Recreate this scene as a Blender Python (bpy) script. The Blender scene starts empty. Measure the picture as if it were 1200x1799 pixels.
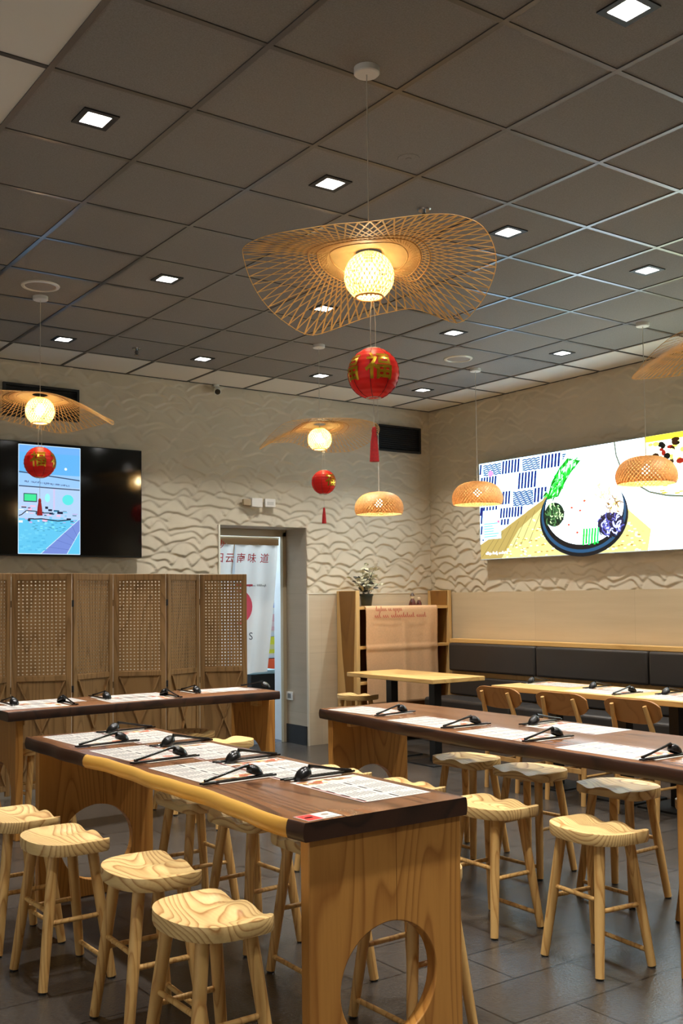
import bpy, bmesh, math, random
import numpy as np
from mathutils import Vector, Matrix, Euler

PI = math.pi
S = bpy.context.scene
C = S.collection
CZ = 1.466            # eye height of the photographer above the floor
H = 3.520             # ceiling height

# ------------------------------------------------------------------ camera
cam_data = bpy.data.cameras.new('camera')
cam = bpy.data.objects.new('camera', cam_data)
C.objects.link(cam)
cam_data.sensor_fit = 'VERTICAL'
cam_data.sensor_height = 24.0
cam_data.lens = 24.0 * 1810.144 / 1799.0
cam_data.shift_y = 66.3 / 1799.0
cam_data.clip_start = 0.05
cam_data.clip_end = 100
_r = (0.8146592257374604, -0.5798429233208222, -0.01060802505674817)
_u = (-0.018783329503933653, -0.04466309347016352, 0.9988255075910017)
_f = (0.5796356894236139, 0.8135031606308845, 0.047276581834702375)
cam.matrix_world = Matrix(((_r[0], _u[0], -_f[0], 0), (_r[1], _u[1], -_f[1], 0), (_r[2], _u[2], -_f[2], CZ), (0, 0, 0, 1)))
S.camera = cam

# ------------------------------------------------------------------ world, exposure
w = bpy.data.worlds.new('world')
S.world = w
w.use_nodes = True
w.node_tree.nodes['Background'].inputs[0].default_value = (1.0, 0.97, 0.92, 1)
w.node_tree.nodes['Background'].inputs[1].default_value = 0.65  # added ambient fill, comes in through the made-up west opening
S.view_settings.view_transform = 'Standard'
S.view_settings.look = 'None'
S.view_settings.gamma = 1.0
S.view_settings.exposure = 0.17
S.view_settings.use_curve_mapping = False
try:
    S.cycles.use_denoising = True
    S.cycles.denoiser = 'OPENIMAGEDENOISE'
    S.cycles.max_bounces = 8
    S.cycles.diffuse_bounces = 5
    S.cycles.sample_clamp_indirect = 6.0
    S.cycles.caustics_reflective = False
    S.cycles.caustics_refractive = False
except Exception:
    pass

# light levels of the place
DOWNLIGHT = 3400.0     # recessed downlights
BULB = 165.0            # bulbs inside the woven globes
BOWL_BULB = 150.0
SCREEN_GLOW = 4.6       # menu screen on the right wall
TV_GLOW = 1.0
CORRIDOR = 16.0


# ------------------------------------------------------------------ helpers
def srgb(r, g, b):
    def f(c):
        c /= 255.0
        return c / 12.92 if c <= 0.04045 else ((c + 0.055) / 1.055) ** 2.4
    return (f(r), f(g), f(b), 1.0)


def add_box(bm, c, s, rot=None, mat=0):
    hx, hy, hz = s[0] / 2, s[1] / 2, s[2] / 2
    vs = []
    for x, y, z in ((-hx, -hy, -hz), (hx, -hy, -hz), (hx, hy, -hz), (-hx, hy, -hz), (-hx, -hy, hz), (hx, -hy, hz), (hx, hy, hz), (-hx, hy, hz)):
        v = Vector((x, y, z))
        if rot is not None:
            v = rot @ v
        vs.append(bm.verts.new(v + Vector(c)))
    for f in ((3, 2, 1, 0), (4, 5, 6, 7), (0, 1, 5, 4), (1, 2, 6, 5), (2, 3, 7, 6), (3, 0, 4, 7)):
        fc = bm.faces.new([vs[i] for i in f])
        fc.material_index = mat
    return bm


def bx(x0, x1, y0, y1, z0, z1, bm=None, mat=0):
    bm = bm or bmesh.new()
    return add_box(bm, ((x0 + x1) / 2, (y0 + y1) / 2, (z0 + z1) / 2), (abs(x1 - x0), abs(y1 - y0), abs(z1 - z0)), mat=mat)


def add_bar(bm, a, b, wdt, thk, up=Vector((0, 0, 1)), mat=0):
    a, b = Vector(a), Vector(b)
    d = b - a
    z = d.normalized()
    x = up.cross(z)
    if x.length < 1e-4:
        x = Vector((1, 0, 0)).cross(z)
    x.normalize()
    y = z.cross(x)
    m = Matrix((x, y, z)).transposed()
    return add_box(bm, (a + b) / 2, (wdt, thk, d.length), rot=m, mat=mat)


def add_tube(bm, pts, r, seg=8, caps=True, mat=0):
    pts = [Vector(p) for p in pts]
    n = len(pts)
    rr = r if isinstance(r, (list, tuple)) else [r] * n
    rings = []
    px = None
    for i, p in enumerate(pts):
        d = (pts[min(i + 1, n - 1)] - pts[max(i - 1, 0)]).normalized()
        if px is None:
            px = Vector((0, 0, 1)).cross(d)
            if px.length < 1e-3:
                px = Vector((1, 0, 0))
        x = (px - d * px.dot(d)).normalized()
        px = x
        y = d.cross(x)
        rings.append([bm.verts.new(p + (x * math.cos(2 * PI * k / seg) + y * math.sin(2 * PI * k / seg)) * rr[i]) for k in range(seg)])
    for i in range(n - 1):
        for k in range(seg):
            f = bm.faces.new((rings[i][k], rings[i][(k + 1) % seg], rings[i + 1][(k + 1) % seg], rings[i + 1][k]))
            f.material_index = mat
            f.smooth = True
    if caps:
        f = bm.faces.new(rings[0][::-1]); f.material_index = mat
        f = bm.faces.new(rings[-1]); f.material_index = mat
    return bm


def add_lathe(bm, prof, seg=32, c=(0, 0, 0), mat=0, smooth=True):
    rings = []
    for r, z in prof:
        if r < 1e-5:
            rings.append([bm.verts.new((c[0], c[1], c[2] + z))])
        else:
            rings.append([bm.verts.new((c[0] + r * math.cos(2 * PI * k / seg), c[1] + r * math.sin(2 * PI * k / seg), c[2] + z)) for k in range(seg)])
    for a, b in zip(rings[:-1], rings[1:]):
        for k in range(seg):
            k2 = (k + 1) % seg
            if len(a) == 1 and len(b) == 1:
                continue
            if len(a) == 1:
                f = bm.faces.new((a[0], b[k2], b[k]))
            elif len(b) == 1:
                f = bm.faces.new((a[k], a[k2], b[0]))
            else:
                f = bm.faces.new((a[k], a[k2], b[k2], b[k]))
            f.material_index = mat
            f.smooth = smooth
    return bm


def add_prism(bm, pts, z0, z1, mat=0):
    a = [bm.verts.new((p[0], p[1], z0)) for p in pts]
    b = [bm.verts.new((p[0], p[1], z1)) for p in pts]
    n = len(pts)
    bm.faces.new(a[::-1]).material_index = mat
    bm.faces.new(b).material_index = mat
    for i in range(n):
        bm.faces.new((a[i], a[(i + 1) % n], b[(i + 1) % n], b[i])).material_index = mat
    return bm


def obj(name, bm, mats, parent=None, loc=(0, 0, 0), rotz=0.0, bevel=0.0, angle=40, seg=2):
    bmesh.ops.recalc_face_normals(bm, faces=bm.faces[:])
    me = bpy.data.meshes.new(name)
    bm.to_mesh(me)
    bm.free()
    for m in (mats if isinstance(mats, (list, tuple)) else [mats]):
        me.materials.append(m)
    me.polygons.foreach_set('use_smooth', [True] * len(me.polygons))
    try:
        me.set_sharp_from_angle(angle=math.radians(angle))
    except Exception:
        pass
    o = bpy.data.objects.new(name, me)
    C.objects.link(o)
    o.location = loc
    o.rotation_euler = (0, 0, rotz)
    if parent:
        o.parent = parent
    if bevel > 0:
        b = o.modifiers.new('bevel', 'BEVEL')
        b.width = bevel
        b.segments = seg
        b.limit_method = 'ANGLE'
        b.angle_limit = math.radians(40)
    return o


def raw_obj(name, verts, faces, mats, parent=None, loc=(0, 0, 0), rotz=0.0, smooth=True, cols=None, angle=None):
    me = bpy.data.meshes.new(name)
    me.from_pydata([tuple(v) for v in verts], [], faces)
    for m in (mats if isinstance(mats, (list, tuple)) else [mats]):
        me.materials.append(m)
    me.polygons.foreach_set('use_smooth', [smooth] * len(me.polygons))
    if angle is not None:
        me.set_sharp_from_angle(angle=math.radians(angle))
    if cols is not None:
        ca = me.color_attributes.new('Col', 'FLOAT_COLOR', 'CORNER')
        flat = []
        for f, c in zip(faces, cols):
            flat.extend(list(c) * len(f))
        ca.data.foreach_set('color', flat)
    o = bpy.data.objects.new(name, me)
    C.objects.link(o)
    o.location = loc
    o.rotation_euler = (0, 0, rotz)
    if parent:
        o.parent = parent
    return o


def tag(o, label, cat, group=None, kind=None):
    o['label'] = label
    o['category'] = cat
    if group:
        o['group'] = group
    if kind:
        o['kind'] = kind
    return o


def thing(name, label, cat, loc=(0, 0, 0), rotz=0.0, group=None):
    o = bpy.data.objects.new(name, None)
    o.empty_display_size = 0.1
    C.objects.link(o)
    o.location = loc
    o.rotation_euler = (0, 0, rotz)
    return tag(o, label, cat, group)


def structure(o, label=None):
    o['kind'] = 'structure'
    if label:
        o['label'] = label
    return o


KIDS = {}


def dup(root, loc, rotz, label, group=None):
    r = root.copy()
    C.objects.link(r)
    r.location = loc
    r.rotation_euler = (0, 0, rotz)
    r['label'] = label
    if group:
        r['group'] = group
    for ch in list(root.children):
        c = ch.copy()
        C.objects.link(c)
        c.parent = r
        for g in ch.children:
            d = g.copy()
            C.objects.link(d)
            d.parent = c
    return r


# ------------------------------------------------------------------ materials
def new_mat(name):
    m = bpy.data.materials.new(name)
    m.use_nodes = True
    nt = m.node_tree
    b = nt.nodes['Principled BSDF']
    return m, nt, b


def N(nt, t, **kw):
    n = nt.nodes.new(t)
    for k, v in kw.items():
        setattr(n, k, v)
    return n


def plain(name, col, rough=0.5, metal=0.0, spec=0.5, noise=0.0, nscale=30.0, bump=0.0, bscale=200.0, trans=0.0):
    m, nt, b = new_mat(name)
    b.inputs['Base Color'].default_value = col
    b.inputs['Roughness'].default_value = rough
    b.inputs['Metallic'].default_value = metal
    b.inputs['Specular IOR Level'].default_value = spec
    if noise > 0 or bump > 0:
        tc = N(nt, 'ShaderNodeTexCoord')
        if noise > 0:
            nz = N(nt, 'ShaderNodeTexNoise')
            nz.inputs['Scale'].default_value = nscale
            nz.inputs['Detail'].default_value = 5
            nt.links.new(tc.outputs['Object'], nz.inputs['Vector'])
            mr = N(nt, 'ShaderNodeMapRange')
            mr.inputs['From Min'].default_value = 0.3
            mr.inputs['From Max'].default_value = 0.7
            mr.inputs['To Min'].default_value = 1 - noise
            mr.inputs['To Max'].default_value = 1 + noise
            nt.links.new(nz.outputs['Fac'], mr.inputs['Value'])
            mx = N(nt, 'ShaderNodeVectorMath', operation='SCALE')
            mx.inputs[0].default_value = col[:3]
            nt.links.new(mr.outputs['Result'], mx.inputs['Scale'])
            nt.links.new(mx.outputs['Vector'], b.inputs['Base Color'])
        if bump > 0:
            nb = N(nt, 'ShaderNodeTexNoise')
            nb.inputs['Scale'].default_value = bscale
            nb.inputs['Detail'].default_value = 3
            nt.links.new(tc.outputs['Object'], nb.inputs['Vector'])
            bp = N(nt, 'ShaderNodeBump')
            bp.inputs['Strength'].default_value = bump
            bp.inputs['Distance'].default_value = 0.002
            nt.links.new(nb.outputs['Fac'], bp.inputs['Height'])
            nt.links.new(bp.outputs['Normal'], b.inputs['Normal'])
    if trans > 0:
        tr = N(nt, 'ShaderNodeBsdfTranslucent')
        tr.inputs['Color'].default_value = col
        mix = N(nt, 'ShaderNodeMixShader')
        mix.inputs[0].default_value = trans
        out = nt.nodes['Material Output']
        nt.links.new(b.outputs[0], mix.inputs[1])
        nt.links.new(tr.outputs[0], mix.inputs[2])
        nt.links.new(mix.outputs[0], out.inputs['Surface'])
    return m


def emit(name, col, strength):
    m, nt, b = new_mat(name)
    nt.nodes.remove(b)
    e = N(nt, 'ShaderNodeEmission')
    e.inputs['Color'].default_value = col
    e.inputs['Strength'].default_value = strength
    nt.links.new(e.outputs[0], nt.nodes['Material Output'].inputs['Surface'])
    return m


def emit_attr(name, strength, rough=0.2, gamma=1.0, tint=(1, 1, 1, 1)):
    m, nt, b = new_mat(name)
    a = N(nt, 'ShaderNodeAttribute', attribute_name='Col')
    b.inputs['Base Color'].default_value = (0.01, 0.01, 0.012, 1)
    b.inputs['Roughness'].default_value = rough
    b.inputs['Emission Strength'].default_value = strength
    g = N(nt, 'ShaderNodeGamma')
    g.inputs['Gamma'].default_value = gamma
    nt.links.new(a.outputs['Color'], g.inputs['Color'])
    tm = N(nt, 'ShaderNodeMix', data_type='RGBA', blend_type='MULTIPLY')
    tm.inputs['Factor'].default_value = 1.0
    tm.inputs['B'].default_value = tint
    nt.links.new(g.outputs['Color'], tm.inputs['A'])
    nt.links.new(tm.outputs['Result'], b.inputs['Emission Color'])
    return m


def paint_attr(name, rough=0.6):
    m, nt, b = new_mat(name)
    a = N(nt, 'ShaderNodeAttribute', attribute_name='Col')
    b.inputs['Roughness'].default_value = rough
    nt.links.new(a.outputs['Color'], b.inputs['Base Color'])
    return m


def wood(name, light, dark, axis='X', rings=9.0, nscale=2.2, stretch=5.0, contrast=1.0, rough=0.45, fine=0.2, spec=0.4, seam=None):
    """flat sawn timber: contour lines of a stretched noise field, plus fine fibre"""
    m, nt, b = new_mat(name)
    tc = N(nt, 'ShaderNodeTexCoord')
    oi = N(nt, 'ShaderNodeObjectInfo')
    mp = N(nt, 'ShaderNodeMapping')
    sc = {'X': (1 / stretch, 1, 1), 'Y': (1, 1 / stretch, 1), 'Z': (1, 1, 1 / stretch)}[axis]
    mp.inputs['Scale'].default_value = sc
    nt.links.new(tc.outputs['Object'], mp.inputs['Vector'])
    ad = N(nt, 'ShaderNodeVectorMath', operation='ADD')
    mu = N(nt, 'ShaderNodeMath', operation='MULTIPLY')
    mu.inputs[1].default_value = 37.0
    nt.links.new(oi.outputs['Random'], mu.inputs[0])
    nt.links.new(mp.outputs['Vector'], ad.inputs[0])
    nt.links.new(mu.outputs[0], ad.inputs[1])
    nz = N(nt, 'ShaderNodeTexNoise')
    nz.inputs['Scale'].default_value = nscale
    nz.inputs['Detail'].default_value = 1.2
    nz.inputs['Roughness'].default_value = 0.4
    nt.links.new(ad.outputs[0], nz.inputs['Vector'])
    k = N(nt, 'ShaderNodeMath', operation='MULTIPLY')
    k.inputs[1].default_value = rings
    nt.links.new(nz.outputs['Fac'], k.inputs[0])
    fr = N(nt, 'ShaderNodeMath', operation='FRACT')
    nt.links.new(k.outputs[0], fr.inputs[0])
    cr = N(nt, 'ShaderNodeValToRGB')
    e = cr.color_ramp.elements
    e[0].position = 0.0
    e[0].color = (0, 0, 0, 1)
    e[1].position = 1.0
    e[1].color = (0.0, 0.0, 0.0, 1)
    for p, v in ((0.40, 0.06), (0.70, 0.5), (0.84, 1.0), (0.92, 0.2)):
        el = cr.color_ramp.elements.new(p)
        el.color = (v, v, v, 1)
    nt.links.new(fr.outputs[0], cr.inputs['Fac'])
    fz = N(nt, 'ShaderNodeTexNoise')
    fz.inputs['Scale'].default_value = nscale * 38
    fz.inputs['Detail'].default_value = 3
    mp2 = N(nt, 'ShaderNodeMapping')
    mp2.inputs['Scale'].default_value = {'X': (0.06, 1, 1), 'Y': (1, 0.06, 1), 'Z': (1, 1, 0.06)}[axis]
    nt.links.new(tc.outputs['Object'], mp2.inputs['Vector'])
    nt.links.new(mp2.outputs['Vector'], fz.inputs['Vector'])
    f1 = N(nt, 'ShaderNodeMath', operation='MULTIPLY_ADD')
    f1.inputs[1].default_value = fine * 2
    f1.inputs[2].default_value = -fine
    nt.links.new(fz.outputs['Fac'], f1.inputs[0])
    s1 = N(nt, 'ShaderNodeMath', operation='MULTIPLY_ADD')
    s1.inputs[1].default_value = contrast
    nt.links.new(cr.outputs['Color'], s1.inputs[0])
    nt.links.new(f1.outputs[0], s1.inputs[2])
    s1.use_clamp = True
    mx = N(nt, 'ShaderNodeMix', data_type='RGBA')
    mx.inputs['A'].default_value = light
    mx.inputs['B'].default_value = dark
    nt.links.new(s1.outputs[0], mx.inputs['Factor'])
    nt.links.new(mx.outputs['Result'], b.inputs['Base Color'])
    if seam is not None:        # glue line between two boards
        sx = N(nt, 'ShaderNodeSeparateXYZ')
        nt.links.new(tc.outputs['Object'], sx.inputs[0])
        cp = N(nt, 'ShaderNodeMath', operation='COMPARE')
        cp.inputs[1].default_value = seam
        cp.inputs[2].default_value = 0.0012
        nt.links.new(sx.outputs['X'], cp.inputs[0])
        mm = N(nt, 'ShaderNodeMix', data_type='RGBA')
        mm.inputs['B'].default_value = tuple(c * 0.55 for c in dark[:3]) + (1,)
        nt.links.new(cp.outputs[0], mm.inputs['Factor'])
        nt.links.new(mx.outputs['Result'], mm.inputs['A'])
        nt.links.new(mm.outputs['Result'], b.inputs['Base Color'])
    b.inputs['Roughness'].default_value = rough
    b.inputs['Specular IOR Level'].default_value = spec
    return m


def floor_material():
    m, nt, b = new_mat('dark_stone_tile')
    tc = N(nt, 'ShaderNodeTexCoord')
    mp = N(nt, 'ShaderNodeMapping')
    mp.inputs['Location'].default_value = (0.13, -0.21, 0)
    nt.links.new(tc.outputs['Object'], mp.inputs['Vector'])
    br = N(nt, 'ShaderNodeTexBrick')
    br.inputs['Scale'].default_value = 1.0
    br.inputs['Brick Width'].default_value = 0.6
    br.inputs['Row Height'].default_value = 0.3
    br.inputs['Mortar Size'].default_value = 0.0045
    br.inputs['Mortar Smooth'].default_value = 0.2
    br.inputs['Color1'].default_value = srgb(58, 54, 50)
    br.inputs['Color2'].default_value = srgb(68, 64, 60)
    br.inputs['Mortar'].default_value = srgb(22, 20, 19)
    nt.links.new(mp.outputs['Vector'], br.inputs['Vector'])
    nz = N(nt, 'ShaderNodeTexNoise')
    nz.inputs['Scale'].default_value = 70
    nz.inputs['Detail'].default_value = 4
    nt.links.new(tc.outputs['Object'], nz.inputs['Vector'])
    mr = N(nt, 'ShaderNodeMapRange')
    mr.inputs['From Min'].default_value = 0.3
    mr.inputs['From Max'].default_value = 0.7
    mr.inputs['To Min'].default_value = 0.72
    mr.inputs['To Max'].default_value = 1.28
    nt.links.new(nz.outputs['Fac'], mr.inputs['Value'])
    sc = N(nt, 'ShaderNodeVectorMath', operation='SCALE')
    nt.links.new(br.outputs['Color'], sc.inputs[0])
    nt.links.new(mr.outputs['Result'], sc.inputs['Scale'])
    nt.links.new(sc.outputs['Vector'], b.inputs['Base Color'])
    b.inputs['Roughness'].default_value = 0.27
    b.inputs['Specular IOR Level'].default_value = 0.7
    nb = N(nt, 'ShaderNodeTexNoise')
    nb.inputs['Scale'].default_value = 90
    nb.inputs['Detail'].default_value = 3
    nt.links.new(tc.outputs['Object'], nb.inputs['Vector'])
    bp = N(nt, 'ShaderNodeBump')
    bp.inputs['Strength'].default_value = 0.35
    bp.inputs['Distance'].default_value = 0.003
    nt.links.new(nb.outputs['Fac'], bp.inputs['Height'])
    bp2 = N(nt, 'ShaderNodeBump')
    bp2.inputs['Strength'].default_value = 0.5
    bp2.inputs['Distance'].default_value = 0.002
    bp2.invert = True
    nt.links.new(br.outputs['Fac'], bp2.inputs['Height'])
    nt.links.new(bp.outputs['Normal'], bp2.inputs['Normal'])
    nt.links.new(bp2.outputs['Normal'], b.inputs['Normal'])
    return m


def tile_material(name, base, vein, seam, rot):
    """large travertine look wall tiles with thin seams; rot: 'N' for a wall along X, 'E' along Y"""
    m, nt, b = new_mat(name)
    tc = N(nt, 'ShaderNodeTexCoord')
    sp = N(nt, 'ShaderNodeSeparateXYZ')
    nt.links.new(tc.outputs['Object'], sp.inputs[0])
    cb = N(nt, 'ShaderNodeCombineXYZ')
    nt.links.new(sp.outputs['X' if rot == 'N' else 'Y'], cb.inputs['X'])
    nt.links.new(sp.outputs['Z'], cb.inputs['Y'])
    mp = N(nt, 'ShaderNodeMapping')
    mp.inputs['Location'].default_value = (0.1, 0.28, 0)
    nt.links.new(cb.outputs[0], mp.inputs['Vector'])
    br = N(nt, 'ShaderNodeTexBrick')
    br.offset = 0.0
    br.inputs['Scale'].default_value = 1.0
    br.inputs['Brick Width'].default_value = 1.2
    br.inputs['Row Height'].default_value = 0.6
    br.inputs['Mortar Size'].default_value = 0.0018
    br.inputs['Color1'].default_value = (1, 1, 1, 1)
    br.inputs['Color2'].default_value = (0.94, 0.94, 0.94, 1)
    br.inputs['Mortar'].default_value = (seam, seam, seam, 1)
    nt.links.new(mp.outputs['Vector'], br.inputs['Vector'])
    nz = N(nt, 'ShaderNodeTexNoise')
    nz.inputs['Scale'].default_value = 3.0
    nz.inputs['Detail'].default_value = 7
    nz.inputs['Roughness'].default_value = 0.6
    mp2 = N(nt, 'ShaderNodeMapping')
    mp2.inputs['Scale'].default_value = (0.35, 5.0, 1)
    nt.links.new(cb.outputs[0], mp2.inputs['Vector'])
    nt.links.new(mp2.outputs['Vector'], nz.inputs['Vector'])
    mx = N(nt, 'ShaderNodeMix', data_type='RGBA')
    mx.inputs['A'].default_value = base
    mx.inputs['B'].default_value = vein
    nt.links.new(nz.outputs['Fac'], mx.inputs['Factor'])
    ml = N(nt, 'ShaderNodeMix', data_type='RGBA', blend_type='MULTIPLY')
    ml.inputs['Factor'].default_value = 1.0
    nt.links.new(mx.outputs['Result'], ml.inputs['A'])
    nt.links.new(br.outputs['Color'], ml.inputs['B'])
    nt.links.new(ml.outputs['Result'], b.inputs['Base Color'])
    b.inputs['Roughness'].default_value = 0.5
    return m


M = {}
M['floor'] = floor_material()
M['wall_relief'] = plain('cream_relief_tile', srgb(204, 194, 172), 0.6, noise=0.05, nscale=3.0)
M['tile_n'] = tile_material('beige_stone_tile', srgb(214, 202, 178), srgb(190, 176, 150), 0.8, 'N')
M['tile_e'] = tile_material('beige_stone_tile_side', srgb(216, 200, 168), srgb(194, 176, 142), 0.8, 'E')
M['tile_reveal'] = tile_material('greige_reveal_tile', srgb(190, 178, 158), srgb(170, 158, 138), 0.8, 'E')
M['drywall'] = plain('beige_paint', srgb(196, 182, 150), 0.7)
M['ceil_dark'] = plain('charcoal_ceiling_tile', srgb(138, 134, 130), 0.85, noise=0.14, nscale=160, bump=0.5, bscale=180)
M['ceil_white'] = plain('white_ceiling_tile', srgb(226, 222, 212), 0.8)
M['grid'] = plain('dark_grid_metal', srgb(112, 108, 104), 0.28, metal=0.75)
M['grid_dark'] = plain('black_grid_metal', srgb(60, 56, 52), 0.4, metal=0.3)
M['trim'] = plain('pale_metal_trim', srgb(225, 218, 200), 0.35, metal=0.2)
M['base'] = plain('black_skirting', srgb(30, 30, 31), 0.5)
M['white'] = plain('white_plastic', srgb(228, 226, 220), 0.45)
M['tan'] = plain('tan_plastic', srgb(176, 158, 128), 0.5)
M['black'] = plain('black_plastic', srgb(14, 14, 15), 0.5)
M['black_gloss'] = plain('black_glass', srgb(5, 5, 6), 0.08, spec=0.6)
M['black_matt'] = plain('black_matt_metal', srgb(20, 19, 19), 0.55)
M['chrome'] = plain('sprinkler_chrome', srgb(150, 150, 150), 0.25, metal=0.9)
M['pine'] = wood('pine_seat', srgb(246, 212, 146), srgb(172, 104, 40), axis='X', rings=46, nscale=3.0, stretch=2.6, contrast=0.8, rough=0.38)
M['pine_leg'] = wood('pine_leg', srgb(230, 186, 116), srgb(188, 132, 68), axis='Z', rings=16, nscale=8.0, stretch=12, contrast=0.9, rough=0.45)
M['panel'] = wood('fir_panel', srgb(200, 142, 70), srgb(146, 88, 34), axis='Z', rings=34, nscale=3.0, stretch=9, contrast=0.7, rough=0.42, seam=0.03)
M['walnut'] = wood('walnut_top', srgb(134, 90, 58), srgb(62, 36, 22), axis='Y', rings=16, nscale=2.6, stretch=11, contrast=0.85, rough=0.25, fine=0.35, spec=0.6)
M['walnut_x'] = wood('walnut_top_long', srgb(134, 90, 58), srgb(62, 36, 22), axis='X', rings=16, nscale=2.6, stretch=11, contrast=0.85, rough=0.25, fine=0.35, spec=0.6)
M['bark'] = wood('dark_heartwood_edge', srgb(58, 34, 22), srgb(24, 14, 9), axis='Y', rings=6, nscale=4, stretch=4, contrast=0.8, rough=0.45)
M['sapwood'] = wood('yellow_sapwood_edge', srgb(228, 176, 84), srgb(196, 138, 54), axis='Y', rings=5, nscale=2.5, stretch=6, contrast=0.6, rough=0.35)
M['oak'] = wood('light_oak', srgb(222, 180, 112), srgb(186, 138, 74), axis='Y', rings=9, nscale=3, stretch=7, contrast=0.6, rough=0.4)
M['oak_z'] = wood('light_oak_upright', srgb(218, 182, 122), srgb(190, 148, 88), axis='Z', rings=8, nscale=3, stretch=7, contrast=0.5, rough=0.45)
M['oak_dark'] = wood('brown_oak_upright', srgb(142, 100, 46), srgb(112, 74, 30), axis='Z', rings=8, nscale=3, stretch=7, contrast=0.5, rough=0.5)
M['chair'] = wood('chair_beech', srgb(218, 172, 106), srgb(186, 132, 68), axis='Z', rings=7, nscale=4, stretch=6, contrast=0.5, rough=0.42)
M['chair_back'] = wood('chair_veneer', srgb(178, 124, 66), srgb(146, 94, 44), axis='X', rings=8, nscale=4, stretch=6, contrast=0.5, rough=0.4)
M['screen_wood'] = wood('weathered_paulownia', srgb(162, 126, 80), srgb(116, 87, 50), axis='Z', rings=22, nscale=4, stretch=10, contrast=0.7, rough=0.6)
M['leather'] = plain('charcoal_vinyl', srgb(50, 47, 45), 0.42, noise=0.06, nscale=8, bump=0.2, bscale=260)
M['bamboo'] = plain('bamboo_strip', srgb(240, 206, 140), 0.5, noise=0.12, nscale=14, trans=0.5)
M['bamboo_pale'] = plain('pale_bamboo_strip', srgb(230, 200, 130), 0.5, noise=0.1, nscale=14, trans=0.35)
M['bamboo_brown'] = plain('brown_bamboo_strip', srgb(206, 158, 96), 0.5, noise=0.25, nscale=40, trans=0.25)
M['red_paper'] = plain('red_lantern_paper', srgb(232, 44, 36), 0.45, trans=0.3, spec=0.4)
M['red_rib'] = plain('dark_red_rib', srgb(140, 16, 14), 0.5)
M['gold'] = plain('gold_foil', srgb(205, 160, 40), 0.25, metal=0.8)
M['red_thread'] = plain('red_thread', srgb(176, 16, 18), 0.7, noise=0.2, nscale=120)
M['cord'] = plain('pale_cord', srgb(205, 200, 188), 0.5)
M['cloth'] = plain('peach_cotton', srgb(216, 172, 128), 0.85, noise=0.05, nscale=60)
M['banner'] = plain('white_banner_cloth', srgb(232, 234, 232), 0.85, trans=0.35)
M['banner_red'] = plain('red_print', srgb(206, 60, 66), 0.8)
M['banner_pink'] = plain('pink_print', srgb(214, 84, 110), 0.8)
M['banner_grey'] = plain('grey_print', srgb(60, 66, 74), 0.8)
M['faint_grey'] = plain('faint_print', srgb(176, 182, 188), 0.8)
M['cloth_red'] = plain('faded_red_print', srgb(196, 98, 74), 0.85)
M['paper'] = paint_attr('printed_paper', 0.45)
M['napkin'] = plain('white_paper_sleeve', srgb(240, 238, 230), 0.6)
M['melamine'] = plain('black_melamine', srgb(18, 18, 19), 0.22, noise=0.2, nscale=40)
M['leaf'] = plain('cream_green_leaf', srgb(206, 204, 176), 0.5, noise=0.2, nscale=40)
M['leaf_dark'] = plain('dark_leaf', srgb(44, 44, 34), 0.5)
M['pot'] = plain('dark_green_pot', srgb(34, 44, 40), 0.4)
M['reflector'] = plain('white_reflector', srgb(240, 240, 238), 0.35)
M['lamp_on'] = emit('downlight_lamp', (1.0, 0.96, 0.90, 1), DOWNLIGHT)
M['bulb'] = emit('warm_bulb', (1.0, 0.78, 0.46, 1), BULB)
M['bowl_bulb'] = emit('white_bulb', (1.0, 0.9, 0.74, 1), BOWL_BULB)
M['corridor_lamp'] = emit('corridor_lamp', (0.8, 0.92, 1.0, 1), CORRIDOR)
M['corridor_wall'] = plain('corridor_white_paint', srgb(222, 230, 236), 0.6)
M['carpet'] = plain('dark_blue_grey_floor', srgb(60, 66, 76), 0.6)
M['speaker'] = plain('speaker_grille', srgb(150, 140, 130), 0.6, noise=0.1, nscale=200)

# ------------------------------------------------------------------ room shell
NY, EX = 8.66, 7.378
SY, WX = -1.7, -2.5
DX0, DX1, DH = 4.734, 5.73, 2.18      # doorway in the back wall
RZ = 1.518                            # relief tiles start here
WT = 0.42

fl = structure(obj('floor', bx(WX - 0.1, EX + 0.15, SY - 0.1, NY + WT, -0.1, 0.0), M['floor']))

GX0, GY0, T = 1.3516, 3.794, 0.61
LX = [GX0 + T * (i + 0.5) for i in (0, 2, 4, 6, 8)]
LYs = [GY0 + T * (k + 0.5) for k in (-6, -3, 0, 3, 6)]
HOLE = 0.066

# dark tiles with real openings for the downlights
bm = bmesh.new()
i0, i1, k0, k1 = 0, 9, -9, 7


def quad(bm, x0, x1, y0, y1, z, mat=0):
    v = [bm.verts.new(p) for p in ((x0, y0, z), (x0, y1, z), (x1, y1, z), (x1, y0, z))]
    f = bm.faces.new(v)
    f.material_index = mat


for i in range(i0, i1):
    for k in range(k0, k1):
        x0, x1 = GX0 + T * i, GX0 + T * (i + 1)
        y0, y1 = GY0 + T * k, GY0 + T * (k + 1)
        cx, cy = (x0 + x1) / 2, (y0 + y1) / 2
        lit = any(abs(cx - a) < 0.01 for a in LX) and any(abs(cy - b_) < 0.01 for b_ in LYs)
        if lit:
            h = HOLE
            quad(bm, x0, x1, y0, cy - h, H)
            quad(bm, x0, x1, cy + h, y1, H)
            quad(bm, x0, cx - h, cy - h, cy + h, H)
            quad(bm, cx + h, x1, cy - h, cy + h, H)
        else:
            quad(bm, x0, x1, y0, y1, H)
ceil = structure(obj('ceiling', bm, M['ceil_dark']))
cv = bx(WX - 0.1, EX + 0.15, SY - 0.1, NY + WT, H + 0.28, H + 0.34)
obj('ceiling_deck', cv, M['ceil_white'], ceil)
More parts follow.
